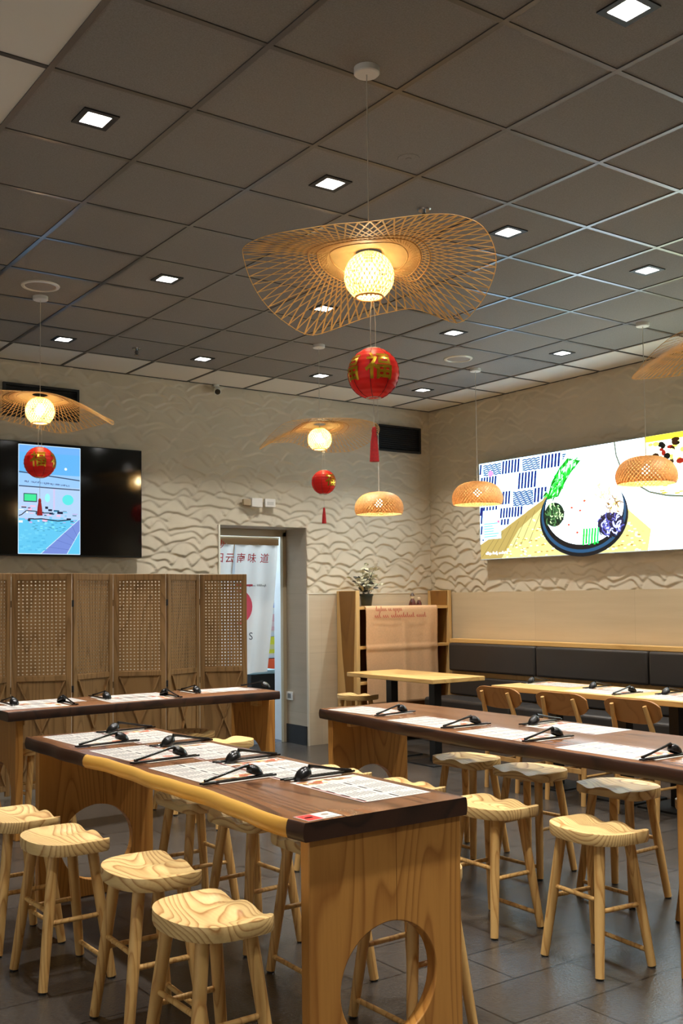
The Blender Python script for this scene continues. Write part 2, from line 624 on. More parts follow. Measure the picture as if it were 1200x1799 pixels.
# pale border tiles
bm = bmesh.new()
XE0, YN0 = GX0 + T * 9, GY0 + T * 7
XW0 = 0.75
quad(bm, XE0, EX, SY, YN0, H)
quad(bm, XW0, EX, YN0, NY, H)
quad(bm, XW0, GX0, SY, YN0, H)
obj('border_tiles', bm, M['ceil_white'], ceil)
bm = bmesh.new()
quad(bm, WX, XW0, SY, NY, H)
quad(bm, XW0, EX, SY, SY + 0.02, H)
obj('plain_ceiling', bm, M['drywall'], ceil)
# suspension grid
bm = bmesh.new()
gw = 0.012
for i in range(0, 10):
    x = GX0 + T * i
    bx(x - gw, x + gw, SY, YN0, H - 0.005, H + 0.01, bm)
for k in range(-9, 8):
    y = GY0 + T * k
    bx(GX0, XE0, y - gw, y + gw, H - 0.0045, H + 0.01, bm)
obj('suspension_grid', bm, M['grid'], ceil)
bm = bmesh.new()
for i in range(-1, 10):
    x = GX0 + T * i
    if x > XW0:
        bx(x - gw, x + gw, YN0, NY, H - 0.004, H + 0.01, bm)
for k in range(-9, 8):
    y = GY0 + T * k
    bx(XE0, EX, y - gw, y + gw, H - 0.004, H + 0.01, bm)
    bx(XW0, GX0, y - gw, y + gw, H - 0.004, H + 0.01, bm)
bx(XW0 - 0.012, XW0 + 0.012, SY, NY, H - 0.006, H + 0.01, bm)
bx(EX - 0.02, EX, SY, NY, H - 0.006, H + 0.01, bm)
bx(XW0, EX, NY - 0.02, NY, H - 0.006, H + 0.01, bm)
obj('border_grid', bm, M['grid_dark'], ceil)


def relief(name, a0, a1, z0, z1, place, rnd, mat, parent, hole=None, step_a=0.0145, step_z=0.0085):
    """overlapping dune shaped relief tiles as real geometry: arched lines, each facet leaning out at its foot"""
    na = int((a1 - a0) / step_a)
    nz = int((z1 - z0) / step_z)
    A = np.linspace(a0, a1, na + 1)
    Z = np.linspace(z0, z1, nz + 1)
    P = 0.066
    nl = int((z1 - z0) / P) + 7
    rs = np.random.RandomState(rnd)
    lines = []
    for k in range(nl):
        base = z0 + (k - 3) * P
        L = rs.uniform(0.24, 0.36)
        warp = 0.05 * np.sin(2 * PI * A / rs.uniform(0.5, 0.9) + rs.uniform(0, 6.28)) + 0.03 * np.sin(2 * PI * A / rs.uniform(0.28, 0.4) + rs.uniform(0, 6.28))
        ph = (A + warp) / L + rs.uniform(0, 1)
        f = ph - np.floor(ph)
        hill = np.sin(PI * f ** rs.uniform(0.75, 1.3)) ** 0.95
        amp = 0.088 * (0.80 + 0.30 * np.sin(2 * PI * A / rs.uniform(0.7, 1.4) + rs.uniform(0, 6.28)))
        lines.append(base + amp * hill + 0.012 * np.sin(2 * PI * A / rs.uniform(0.9, 1.5) + rs.uniform(0, 6.28)))
    lines = np.maximum.accumulate(np.array(lines), axis=0)
    depth = np.zeros((nz + 1, na + 1))
    for j in range(na + 1):
        col = lines[:, j]
        idx = np.clip(np.searchsorted(col, Z, side='right') - 1, 0, nl - 2)
        lo, hi = col[idx], col[idx + 1]
        gap = np.maximum(hi - lo, 1e-4)
        t = np.clip((Z - lo) / gap, 0, 1)
        s = np.clip((Z - lo) / 0.012, 0, 1)
        s = s * s * (3 - 2 * s)
        depth[:, j] = np.minimum(0.015, 0.20 * gap) * (1 - t) ** 0.9 * s
    verts = [place(A[j], Z[i], depth[i, j]) for i in range(nz + 1) for j in range(na + 1)]
    faces = []
    for i in range(nz):
        zc = (Z[i] + Z[i + 1]) / 2
        for j in range(na):
            ac = (A[j] + A[j + 1]) / 2
            if hole and hole[0] < ac < hole[1] and zc < hole[2]:
                continue
            p = i * (na + 1) + j
            faces.append((p, p + 1, p + na + 2, p + na + 1))
    return raw_obj(name, verts, faces, mat, parent)


# back (north) wall
bm = bmesh.new()
bx(WX, DX0, NY, NY + WT, 0, H + 0.3, bm)
bx(DX1, EX + 0.15, NY, NY + WT, 0, H + 0.3, bm)
bx(DX0, DX1, NY, NY + WT, DH, H + 0.3, bm)
wn = structure(obj('wall_north', bm, M['tile_reveal']))
relief('relief_tiles', 0.0, EX - 0.001, RZ, H, lambda a, z, d: (a, NY - 0.002 - d, z), 3, M['wall_relief'], wn, hole=(DX0, DX1, DH))
bm = bmesh.new()
bx(WX, DX0, NY - 0.012, NY, 0, RZ, bm)
bx(DX1, EX, NY - 0.012, NY, 0, RZ, bm)
obj('stone_tiles', bm, M['tile_n'], wn)
bm = bmesh.new()
bx(WX, 0.0, NY - 0.012, NY, RZ, H, bm)
obj('plain_panel', bm, M['drywall'], wn)
# right (east) wall
we = structure(obj('wall_east', bx(EX, EX + 0.15, SY, NY + WT, 0, H + 0.3), M['tile_e']))
relief('relief_tiles', 0.5, NY - 0.001, RZ, H, lambda a, z, d: (EX - 0.002 - d, a, z), 11, M['wall_relief'], we)
obj('stone_tiles', bx(EX - 0.012, EX, SY, NY, 0, RZ), M['tile_e'], we)
structure(obj('wall_south', bx(WX, EX, SY - 0.1, SY, 0, H + 0.3), M['drywall']))
# unseen opening on the camera's left, added to let in fill light
bm = bx(WX - 0.1, WX, SY, NY, 3.05, H + 0.3)
bx(WX - 0.1, WX, 5.6, NY, 0, 3.05, bm)
bx(WX - 0.1, WX, SY, SY + 0.3, 0, 3.05, bm)
structure(obj('wall_west', bm, M['drywall']))
# trims and skirting
bm = bmesh.new()
bx(DX1, EX, NY - 0.016, NY - 0.010, RZ - 0.006, RZ + 0.006, bm)
structure(obj('trim_1', bm, M['trim']))
structure(obj('trim_2', bx(DX1 - 0.004, DX1 + 0.012, NY - 0.026, NY - 0.002, 0, RZ), M['trim']))
structure(obj('trim_3', bx(DX0 - 0.012, DX0 + 0.004, NY - 0.026, NY - 0.002, 0, DH), M['trim']))
structure(obj('baseboard_doorway', bx(DX1 - 0.014, DX1, NY - 0.004, NY + WT, 0, 0.19), M['base']))
# door frame at the far side of the reveal
bm = bmesh.new()
FY0, FY1 = NY + WT - 0.05, NY + WT
bx(DX1 - 0.045, DX1, FY0, FY1, 0, DH - 0.02, bm)
bx(DX0, DX0 + 0.045, FY0, FY1, 0, DH - 0.02, bm)
bx(DX0, DX1, FY0, FY1, DH - 0.07, DH, bm)
structure(obj('door_1', bm, plain('putty_frame_paint', srgb(178, 166, 140), 0.5), bevel=0.003))

# corridor beyond the doorway
CX0, CX1, CY1 = 4.2, 8.6, 12.6
structure(obj('floor_corridor', bx(CX0, CX1, NY + WT, CY1, -0.1, 0.0), M['carpet']))
structure(obj('wall_corridor_back', bx(CX0, CX1, CY1, CY1 + 0.1, 0, 3.1), M['corridor_wall']))
structure(obj('wall_corridor_west', bx(CX0 - 0.1, CX0, NY + WT, CY1, 0, 3.1), M['corridor_wall']))
structure(obj('wall_corridor_east', bx(CX1, CX1 + 0.1, NY + WT, CY1, 0, 3.1), M['corridor_wall']))
structure(obj('ceiling_corridor', bx(CX0, CX1, NY + WT, CY1, 3.1, 3.2), M['corridor_wall']))
structure(obj('wall_corridor_stub', bx(5.745, 5.80, NY + WT, 9.30, 0, 3.1), M['corridor_wall']))
t = thing('ceiling_light', 'white square ceiling light in the corridor beyond the doorway', 'light', (5.3, 10.3, 3.1))
obj('diffuser', bx(-0.55, 0.55, -0.7, 0.7, -0.03, -0.012), M['corridor_lamp'], t)
obj('frame', bx(-0.6, 0.6, -0.75, 0.75, -0.012, 0.0), M['white'], t)

# ------------------------------------------------------------------ downlights, speakers, sprinklers
def build_downlight(x, y, label):
    t = thing('downlight', label, 'ceiling light', (x, y, H), 0, 'square downlights in the dark ceiling')
    a, b_ = HOLE + 0.012, 0.052
    bm = bmesh.new()
    for s in (-1, 1):
        add_box(bm, (s * (b_ + a) / 2, 0, -0.003), (a - b_, 2 * a, 0.006))
        add_box(bm, (0, s * (b_ + a) / 2, -0.003), (2 * b_, a - b_, 0.006))
    obj('frame', bm, M['black'], t)
    bm = bmesh.new()
    r0, r1, zt = 0.056, 0.034, 0.085
    lo = [bm.verts.new((sx * r0, sy * r0, -0.001)) for sx, sy in ((-1, -1), (1, -1), (1, 1), (-1, 1))]
    hi = [bm.verts.new((sx * r1, sy * r1, zt)) for sx, sy in ((-1, -1), (1, -1), (1, 1), (-1, 1))]
    for i in range(4):
        bm.faces.new((lo[i], lo[(i + 1) % 4], hi[(i + 1) % 4], hi[i]))
    obj('reflector', bm, M['reflector'], t, angle=10)
    bm = bmesh.new()
    v = [bm.verts.new((sx * r1, sy * r1, zt - 0.001)) for sx, sy in ((-1, -1), (-1, 1), (1, 1), (1, -1))]
    bm.faces.new(v)
    me = bpy.data.meshes.new('lamp')
    bm.to_mesh(me)
    bm.free()
    me.materials.append(M['lamp_on'])
    o = bpy.data.objects.new('lamp', me)
    C.objects.link(o)
    o.parent = t
    return t


DL = {
    (1, 1): 'square black-rimmed downlight at the very top right, cut by the frame',
    (0, 2): 'square black-rimmed downlight nearest the pale ceiling border, top left',
    (1, 2): 'square downlight above and left of the large wavy bamboo pendant',
    (2, 2): 'square downlight just right of the large wavy bamboo pendant',
    (3, 2): 'square downlight nearest the right edge, below the blue-lit ceiling bars',
    (1, 3): 'square downlight right of the round speaker, left half of the ceiling',
    (2, 3): 'square downlight seen through the weave of the large bamboo pendant',
    (3, 3): 'square downlight above the round speaker on the right half of the ceiling',
    (4, 3): 'square downlight nearest the right wall, above the menu screen',
    (1, 4): 'square downlight by the back wall border, left of the sprinkler',
    (2, 4): 'square downlight by the back wall border, above the security camera',
    (3, 4): 'square downlight behind the cord of the middle bamboo pendant',
    (4, 4): 'square downlight nearest the far corner of the ceiling',
}
base_dl = None
for j, y in enumerate(LYs):
    for i, x in enumerate(LX):
        lab = DL.get((i, j), 'square downlight in the dark ceiling outside the view')
        if base_dl is None:
            base_dl = build_downlight(x, y, lab)
        else:
            dup(base_dl, (x, y, H), 0, lab)


def ceiling_speaker(x, y, label):
    t = thing('ceiling_speaker', label, 'speaker', (x, y, H), 0, 'round ceiling speakers')
    bm = bmesh.new()
    add_lathe(bm, [(0.098, -0.003), (0.102, -0.009), (0.12, -0.007), (0.124, 0.0)], 40)
    obj('rim', bm, M['trim'], t)
    bm = bmesh.new()
    add_lathe(bm, [(0.0, -0.007), (0.06, -0.0065), (0.1, -0.003)], 40)
    obj('grille', bm, M['speaker'], t)


ceiling_speaker(2.258, 6.515, 'round ceiling speaker above the left bamboo pendant cord')
ceiling_speaker(5.935, 6.566, 'round ceiling speaker right of the large red lantern')


def sprinkler(x, y, label):
    t = thing('sprinkler', label, 'sprinkler', (x, y, H), 0, 'ceiling sprinklers')
    bm = bmesh.new()
    add_lathe(bm, [(0.0, -0.008), (0.032, -0.007), (0.038, 0.0)], 24)
    obj('escutcheon', bm, M['chrome'], t)
    bm = bmesh.new()
    add_tube(bm, [(0, 0, -0.006), (0, 0, -0.05)], 0.008, 8)
    for s in (-1, 1):
        add_tube(bm, [(s * 0.008, 0, -0.02), (s * 0.014, 0, -0.035), (s * 0.003, 0, -0.055)], 0.003, 6)
    obj('body', bm, M['chrome'], t)
    bm = bmesh.new()
    add_lathe(bm, [(0, -0.058), (0.02, -0.057), (0.02, -0.054), (0, -0.053)], 16)
    obj('deflector', bm, M['chrome'], t)


sprinkler(3.487, 4.107, 'small chrome sprinkler head above the top of the large bamboo pendant')
sprinkler(3.476, 7.727, 'small dark sprinkler head near the back wall border, left side')
bm = bmesh.new()
add_lathe(bm, [(0, -0.004), (0.012, -0.004), (0.014, -0.002), (0.05, -0.002), (0.052, 0.0)], 28)
tag(obj('ceiling_sensor', bm, M['ceil_dark'], loc=(3.016, 3.658, H)), 'flush round grey sensor in the dark ceiling tile right of the pendant cord', 'sensor')

# ------------------------------------------------------------------ woven saucer pendants
def shade_z(pts):
    ang = np.radians(np.array([p[0] for p in pts], float))
    zz = np.array([p[1] for p in pts], float)
    o = np.argsort(ang)
    ang, zz = ang[o], zz[o]
    aa = np.concatenate([ang - 2 * PI, ang, ang + 2 * PI])
    az = np.concatenate([zz, zz, zz])
    g = np.linspace(0, 2 * PI, 360, endpoint=False)
    v = np.interp(g, aa, az)
    k = np.hanning(25)
    k /= k.sum()
    v = np.real(np.fft.ifft(np.fft.fft(v) * np.fft.fft(np.roll(np.pad(k, (0, 360 - 25)), -12))))

    def f(th):
        x = (th % (2 * PI)) / (2 * PI) * 360
        i = int(x) % 360
        fr = x - int(x)
        return v[i] * (1 - fr) + v[(i + 1) % 360] * fr
    return f


VIEW = math.atan2(_r[1], _r[0])     # bearing in which the rim heights below were read


def saucer_pendant(loc, label, rim, hub, R=0.485, gz=1.235, gr=0.096, n=74):
    """loc: xy under its ceiling rose; rim: [(bearing, height)], hub: height of the shade at its centre"""
    t = thing('bamboo_pendant', label, 'pendant lamp', (loc[0], loc[1], 0), 0, 'wavy bamboo saucer pendants')
    zr = shade_z(rim)

    def surf(r, th):
        k = r / R
        s = k ** 1.55
        return (r * math.cos(th), r * math.sin(th), hub + (zr(th - VIEW) - hub) * s)

    verts, faces = [], []

    def ribbon(path, wdt):
        base = len(verts)
        m = len(path)
        for q in range(m):
            a = Vector(path[max(q - 1, 0)])
            b_ = Vector(path[min(q + 1, m - 1)])
            d = (b_ - a).normalized()
            p = Vector(path[q])
            side = Vector((0, 0, 1)).cross(d).normalized() * (wdt / 2)
            dn = Vector((0, 0, -0.0012))
            for v in (p - side, p + side, p + side + dn, p - side + dn):
                verts.append(v)
        for q in range(m - 1):
            o0, o1 = base + 4 * q, base + 4 * q + 4
            for e in range(4):
                faces.append((o0 + e, o0 + (e + 1) % 4, o1 + (e + 1) % 4, o1 + e))

    r0 = 0.15
    # straight strips tangent to an inner circle, crossing in both directions
    dmax = math.acos(r0 / R)
    twist = round(2 * dmax * 0.62 * n / (2 * PI)) * 2 * PI / (2 * n) / dmax     # crossing strips meet in pairs at the rim
    for sgn in (1, -1):
        for k in range(n):
            th0 = 2 * PI * k / n
            path = []
            rend = R
            for q in range(19):
                r = r0 + (rend - r0) * q / 18
                phi = th0 + sgn * math.acos(min(1, r0 / r)) * twist
                x, y, z = surf(r, phi)
                path.append((x, y, z + sgn * 0.0008))
            ribbon(path, 0.0060)
    raw_obj('shade', verts, faces, M['bamboo'], t, smooth=False)
    bm = bmesh.new()
    pts = [surf(R * 0.997, 2 * PI * k / 120) for k in range(121)]
    add_tube(bm, pts, 0.0016, 5, caps=False)
    obj('rim_cane', bm, M['bamboo'], t)
    # denser woven crown
    verts, faces = [], []
    nr, na = 10, 72
    for i in range(nr + 1):
        r = 0.05 + (0.20 - 0.05) * i / nr
        for k in range(na):
            x, y, z = surf(r, 2 * PI * k / na)
            verts.append((x, y, z + 0.003 + 0.0015 * (i % 2)))
    for i in range(nr):
        for k in range(na):
            k2 = (k + 1) % na
            faces.append((i * na + k, i * na + k2, (i + 1) * na + k2, (i + 1) * na + k))
    raw_obj('crown', verts, faces, M['bamboo'], t)
    # bound rings in the weave
    bm = bmesh.new()
    for r in (0.15, 0.20, 0.235):
        pts = [surf(r, 2 * PI * k / 60) for k in range(61)]
        add_tube(bm, [(p[0], p[1], p[2] - 0.002) for p in pts], 0.0022, 5, caps=False)
    obj('binding_rings', bm, M['bamboo_brown'], t)
    # woven globe
    verts, faces = [], []
    ng = 30
    for sgn in (1, -1):
        for k in range(ng):
            path = []
            for q in range(15):
                la = math.radians(-57 + (82 + 57) * q / 14)
                lo = 2 * PI * k / ng + sgn * q / 14 * 1.55
                rr = gr + sgn * 0.0006
                path.append((rr * math.cos(la) * math.cos(lo), rr * math.cos(la) * math.sin(lo), gz + rr * math.sin(la)))
            base = len(verts)
            for q in range(15):
                a = Vector(path[max(q - 1, 0)])
                b_ = Vector(path[min(q + 1, 14)])
                d = (b_ - a).normalized()
                p = Vector(path[q])
                nrm = (p - Vector((0, 0, gz))).normalized()
                side = nrm.cross(d).normalized() * 0.0033
                verts += [p - side, p + side]
            for q in range(14):
                o0 = base + 2 * q
                faces.append((o0, o0 + 1, o0 + 3, o0 + 2))
    g = raw_obj('globe', verts, faces, M['bamboo_pale'], t, smooth=False)
    bm = bmesh.new()
    rb = gr * math.cos(math.radians(57))
    zb = gz - gr * math.sin(math.radians(57))
    add_tube(bm, [(rb * math.cos(2 * PI * k / 36), rb * math.sin(2 * PI * k / 36), zb) for k in range(37)], 0.004, 6, caps=False)
    obj('globe_rim', bm, M['bamboo_brown'], t)
    bm = bmesh.new()
    add_tube(bm, [(-rb * _r[0], -rb * _r[1], zb), (rb * _r[0], rb * _r[1], zb)], 0.0016, 6)
    obj('hanger_bar', bm, M['trim'], t)
    bm = bmesh.new()
    add_lathe(bm, [(0, gz - 0.032), (0.018, gz - 0.027), (0.029, gz - 0.011), (0.031, gz + 0.004), (0.024, gz + 0.022), (0.014, gz + 0.036), (0.012, gz + 0.05), (0, gz + 0.05)], 14)
    obj('bulb', bm, M['bulb'], t)
    bm = bmesh.new()
    add_lathe(bm, [(0, gz + 0.05), (0.016, gz + 0.05), (0.016, gz + 0.085), (0.005, gz + 0.1), (0, gz + 0.1)], 14)
    obj('socket', bm, M['white'], t)
    bm = bmesh.new()
    add_tube(bm, [(0, 0, gz + 0.095), (0, 0, H - 0.02)], 0.0022, 6)
    obj('cable', bm, M['cord'], t)
    bm = bmesh.new()
    add_lathe(bm, [(0.0, -0.026), (0.046, -0.026), (0.05, -0.022), (0.05, 0.0)], 36, c=(0, 0, H))
    obj('canopy', bm, M['white'], t)
    return t, zb


P1 = (2.362, 3.113)
P2 = (2.340, 6.750)
P3 = (4.658, 6.825)
P4 = (4.640, 3.080)
rim1 = [(5, 1.236), (38, 1.118), (66, 1.243), (90, 1.212), (120, 1.106), (146, 1.187), (180, 1.332), (205, 1.30), (240, 1.268), (270, 1.268), (305, 1.327), (325, 1.333)]
rim1 = [(a, z + CZ) for a, z in rim1]
saucer_pendant(P1, 'large wavy bamboo saucer pendant nearest the camera, above the front table', rim1, 1.325 + CZ, gz=1.235 + CZ)
rim2 = [(0, 1.17), (25, 1.25), (60, 1.24), (90, 1.20), (120, 1.26), (160, 1.30), (200, 1.32), (240, 1.34), (270, 1.31), (300, 1.30), (335, 1.22)]
rim2 = [(a, z + CZ) for a, z in rim2]
saucer_pendant(P2, 'wavy bamboo saucer pendant at the left edge, in front of the television', rim2, 1.385 + CZ, gz=1.275 + CZ)
rim3 = [(0, 1.36), (30, 1.30), (60, 1.24), (90, 1.25), (120, 1.33), (150, 1.30), (180, 1.20), (205, 1.22), (240, 1.36), (270, 1.37), (300, 1.38), (335, 1.38)]
rim3 = [(a, z + CZ) for a, z in rim3]
saucer_pendant(P3, 'wavy bamboo saucer pendant over the doorway side, in front of the back wall', rim3, 1.405 + CZ, gz=1.283 + CZ)
rim4 = [(0, 1.2), (40, 1.25), (70, 1.28), (100, 1.22), (130, 1.18), (165, 1.13), (185, 1.13), (215, 1.24), (250, 1.32), (290, 1.30), (330, 1.22)]
rim4 = [(a, z + CZ) for a, z in rim4]
saucer_pendant(P4, 'wavy bamboo saucer pendant cut by the right edge of the picture', rim4, 1.36 + CZ, gz=1.25 + CZ)

# woven bowl pendants
def bowl_pendant(loc, ztop, label, R=0.225, hgt=0.205):
    t = thing('bowl_pendant', label, 'pendant lamp', (loc[0], loc[1], 0), 0, 'woven bowl pendants by the bench tables')
    prof = []
    for q in range(17):
        a = q / 16 * 1.98
        r = R * math.sin(min(a, 1.98)) ** 0.8 if a > 0.02 else 0.02
        z = ztop - hgt * (1 - math.cos(a)) / (1 - math.cos(1.98))
        prof.append((max(r, 0.02), z))
    verts, faces = [], []
    n = 46
    for sgn in (1, -1):
        for k in range(n):
            base = len(verts)
            path = []
            for q, (r, z) in enumerate(prof):
                lo = 2 * PI * k / n + sgn * q / 16 * 1.25
                path.append(Vector((r * math.cos(lo), r * math.sin(lo), z + sgn * 0.0007)))
            for q in range(len(path)):
                d = (path[min(q + 1, 16)] - path[max(q - 1, 0)]).normalized()
                p = path[q]
                nrm = Vector((p.x, p.y, 0.12)).normalized()
                wd = 0.0042 + 0.0062 * prof[q][0] / R * (0.8 if q > 3 else 0.5)
                side = nrm.cross(d).normalized() * wd
                verts += [p - side, p + side]
            for q in range(16):
                o0 = base + 2 * q
                faces.append((o0, o0 + 1, o0 + 3, o0 + 2))
    raw_obj('shade', verts, faces, M['bamboo_brown'], t, smooth=False)
    bm = bmesh.new()
    r, z = prof[-1]
    add_tube(bm, [(r * math.cos(2 * PI * k / 40), r * math.sin(2 * PI * k / 40), z) for k in range(41)], 0.005, 6, caps=False)
    obj('rim', bm, M['bamboo'], t)
    gz = ztop - 0.11
    bm = bmesh.new()
    add_lathe(bm, [(0, gz - 0.036), (0.022, gz - 0.03), (0.036, gz - 0.01), (0.036, gz + 0.008), (0.024, gz + 0.03), (0.013, gz + 0.044), (0, gz + 0.046)], 14)
    obj('bulb', bm, M['bowl_bulb'], t)
    bm = bmesh.new()
    add_tube(bm, [(0, 0, gz + 0.044), (0, 0, H - 0.02)], 0.003, 6)
    obj('cable', bm, M['cord'], t)
    bm = bmesh.new()
    add_lathe(bm, [(0.0, -0.026), (0.046, -0.026), (0.05, -0.022), (0.05, 0.0)], 36, c=(0, 0, H))
    obj('canopy', bm, M['white'], t)


bowl_pendant((5.82, 7.56), 0.985 + CZ, 'woven bowl pendant hanging against the back wall, left of its row')
bowl_pendant((6.333, 6.781), 1.035 + CZ, 'woven bowl pendant overlapping the left edge of the menu screen')
bowl_pendant((6.338, 4.941), 1.045 + CZ, 'woven bowl pendant in front of the menu screen, by the right edge')

# ------------------------------------------------------------------ text helper
def text_mesh(body, size, weld=0.0006, bold=0.0):
    """(verts, faces) of a run of characters, centred, in metres"""
    cu = bpy.data.curves.new('lettering', 'FONT')
    cu.body = body
    cu.size = 1.0
    cu.align_x = 'CENTER'
    cu.align_y = 'CENTER'
    cu.resolution_u = 3
    cu.offset = bold
    o = bpy.data.objects.new('lettering', cu)
    C.objects.link(o)
    bpy.context.view_layer.update()
    ev = o.evaluated_get(bpy.context.evaluated_depsgraph_get())
    me = ev.to_mesh()
    vs = [tuple(v.co) for v in me.vertices]
    fs = [tuple(p.vertices) for p in me.polygons]
    ev.to_mesh_clear()
    bpy.data.objects.remove(o)
    bpy.data.curves.remove(cu)
    return [(v[0] * size, v[1] * size) for v in vs], fs


def scrawl(words, hgt, seed, wd=None, block=False):
    """print too small to read in the photograph: (verts, faces) of letter-like strokes, starting at x = 0"""
    r = random.Random(seed)
    verts, faces = [], []
    x = 0.0
    wd = wd or hgt * 0.16

    def seg(a, b_):
        dx, dy = b_[0] - a[0], b_[1] - a[1]
        L = math.hypot(dx, dy) or 1
        nx, ny = -dy / L * wd / 2, dx / L * wd / 2
        n0 = len(verts)
        verts.extend([(a[0] + nx, a[1] + ny), (a[0] - nx, a[1] - ny), (b_[0] - nx, b_[1] - ny), (b_[0] + nx, b_[1] + ny)])
        faces.append((n0, n0 + 1, n0 + 2, n0 + 3))
    for wl in words:
        for k in range(wl):
            lw = hgt * (0.55 if block else 0.42)
            if block:
                seg((x, 0), (x, hgt * 0.7))
                if r.random() < 0.7:
                    seg((x, r.choice((0, 0.35, 0.7)) * hgt), (x + lw, r.choice((0, 0.35, 0.7)) * hgt))
                if r.random() < 0.6:
                    seg((x + lw, 0), (x + lw, hgt * 0.7))
            else:
                top = hgt * (1.0 if r.random() < 0.25 else 0.55)
                low = -hgt * 0.4 if r.random() < 0.15 else 0.0
                p = [(x, hgt * 0.1), (x + lw * 0.35, top), (x + lw * 0.6, low), (x + lw * 1.15, hgt * 0.15)]
                for a, b_ in zip(p[:-1], p[1:]):
                    seg(a, b_)
            x += lw * (1.35 if block else 1.1)
        x += hgt * 0.5
    return verts, faces, x


# ------------------------------------------------------------------ red lanterns
FU = text_mesh('福', 0.112, bold=0.018)


def lantern(loc, zc, label, r=0.098, turn=0.0, chars=(0.25, -1.15), tassel=(0.653, 0.518), top=None):
    t = thing('red_lantern', label, 'lantern', (loc[0], loc[1], 0), 0, 'round red paper lanterns under the pendants')
    prof = []
    n = 44
    for q in range(n + 1):
        la = math.radians(-74 + 148 * q / n)
        rr = r * (1 + 0.008 * (1 if q % 4 < 2 else -1) * (1 if 2 < q < n - 2 else 0))
        prof.append((rr * math.cos(la), zc + rr * math.sin(la)))
    bm = bmesh.new()
    add_lathe(bm, prof, 48)
    obj('paper', bm, M['red_paper'], t, angle=70)
    bm = bmesh.new()
    for k in range(8):
        lo = 2 * PI * k / 8 + turn
        pts = []
        for q in range(13):
            la = math.radians(-73 + 146 * q / 12)
            pts.append((r * 1.006 * math.cos(la) * math.cos(lo), r * 1.006 * math.cos(la) * math.sin(lo), zc + r * 1.006 * math.sin(la)))
        add_tube(bm, pts, 0.0016, 5)
    obj('ribs', bm, M['red_rib'], t)
    bm = bmesh.new()
    rt = r * math.cos(math.radians(74))
    zt = r * math.sin(math.radians(74))
    for s in (-1, 1):
        add_tube(bm, [(rt * math.cos(2 * PI * k / 24), rt * math.sin(2 * PI * k / 24), zc + s * zt) for k in range(25)], 0.003, 6, caps=False)
    obj('end_rings', bm, M['cord'], t)
    cam_dir = math.atan2(-loc[1], -loc[0])
    for a in chars:
        vs, fs = FU
        bm = bmesh.new()
        bv = [bm.verts.new((x, y, 0)) for x, y in vs]
        for f in fs:
            try:
                bm.faces.new([bv[i] for i in f])
            except ValueError:
                pass
        bmesh.ops.subdivide_edges(bm, edges=[e for e in bm.edges if e.calc_length() > 0.02], cuts=2)
        bmesh.ops.triangulate(bm, faces=bm.faces[:])
        for v in bm.verts:
            lo = cam_dir + a + v.co.x / r
            la = (v.co.y + 0.006) / r
            rr = r * 1.022
            v.co = (rr * math.cos(la) * math.cos(lo), rr * math.cos(la) * math.sin(lo), zc + rr * math.sin(la))
        obj('gold_character', bm, M['gold'], t)
    bm = bmesh.new()
    tz0, tz1 = tassel
    add_tube(bm, [(0, 0, zc - zt), (0, 0, tz0)], 0.0012, 5)
    if top:
        for s in (-1, 1):
            pts = [(s * 0.004, 0, top), (s * 0.006, 0, top - 0.02), (s * 0.012, 0.0, (top + zc + zt) / 2), (s * 0.012, 0, zc + zt + 0.03), (s * 0.01, 0, zc + zt - 0.002)]
            add_tube(bm, pts, 0.0014, 5)
    obj('strings', bm, M['cord'], t)
    bm = bmesh.new()
    add_lathe(bm, [(0, tz0), (0.007, tz0 - 0.004), (0.010, tz0 - 0.018), (0.009, tz0 - 0.026), (0.014, tz0 - 0.06), (0.0185, tz1), (0, tz1)], 20)
    obj('tassel', bm, M['red_thread'], t)


lantern((P1[0] + 0.010, P1[1] - 0.007), 0.858 + CZ, 'large red paper lantern with gold characters below the nearest bamboo pendant', tassel=(0.655 + CZ, 0.52 + CZ), top=1.156 + CZ)
lantern(P2, 0.93 + CZ, 'red paper lantern hanging in front of the television', r=0.104, chars=(-0.1, 1.3), tassel=(0.69 + CZ, 0.575 + CZ), top=1.196 + CZ)
lantern((P3[0] + 0.03, P3[1] - 0.01), 0.938 + CZ, 'small-looking red paper lantern in front of the back wall, above the doorway', r=0.098, chars=(0.7,), tassel=(0.735 + CZ, 0.605 + CZ), top=1.2045 + CZ)

# ------------------------------------------------------------------ wall fittings
def picture(name, polys, mat, parent, place, lift=0.0004):
    """flat picture built from coloured polygons; later polygons lie on top"""
    verts, faces, cols = [], [], []
    for n, (pts, col) in enumerate(polys):
        base = len(verts)
        for u, v in pts:
            verts.append(place(u, v, lift * (1 + n * 0.02)))
        faces.append(tuple(range(base, base + len(pts))))
        cols.append(col)
    return raw_obj(name, verts, faces, mat, parent, smooth=False, cols=cols)


def ell(cx, cy, rx, ry, n=28, a0=0.0, a1=2 * PI):
    return [(cx + rx * math.cos(a0 + (a1 - a0) * k / n), cy + ry * math.sin(a0 + (a1 - a0) * k / n)) for k in range(n if a1 - a0 > 6.2 else n + 1)]


def rect(x0, y0, x1, y1):
    return [(x0, y0), (x1, y0), (x1, y1), (x0, y1)]


def stroke(pts, wd):
    """list of quads along a polyline"""
    out = []
    for a, b_ in zip(pts[:-1], pts[1:]):
        dx, dy = b_[0] - a[0], b_[1] - a[1]
        L = math.hypot(dx, dy) or 1
        nx, ny = -dy / L * wd / 2, dx / L * wd / 2
        out.append([(a[0] + nx, a[1] + ny), (a[0] - nx, a[1] - ny), (b_[0] - nx, b_[1] - ny), (b_[0] + nx, b_[1] + ny)])
    return out


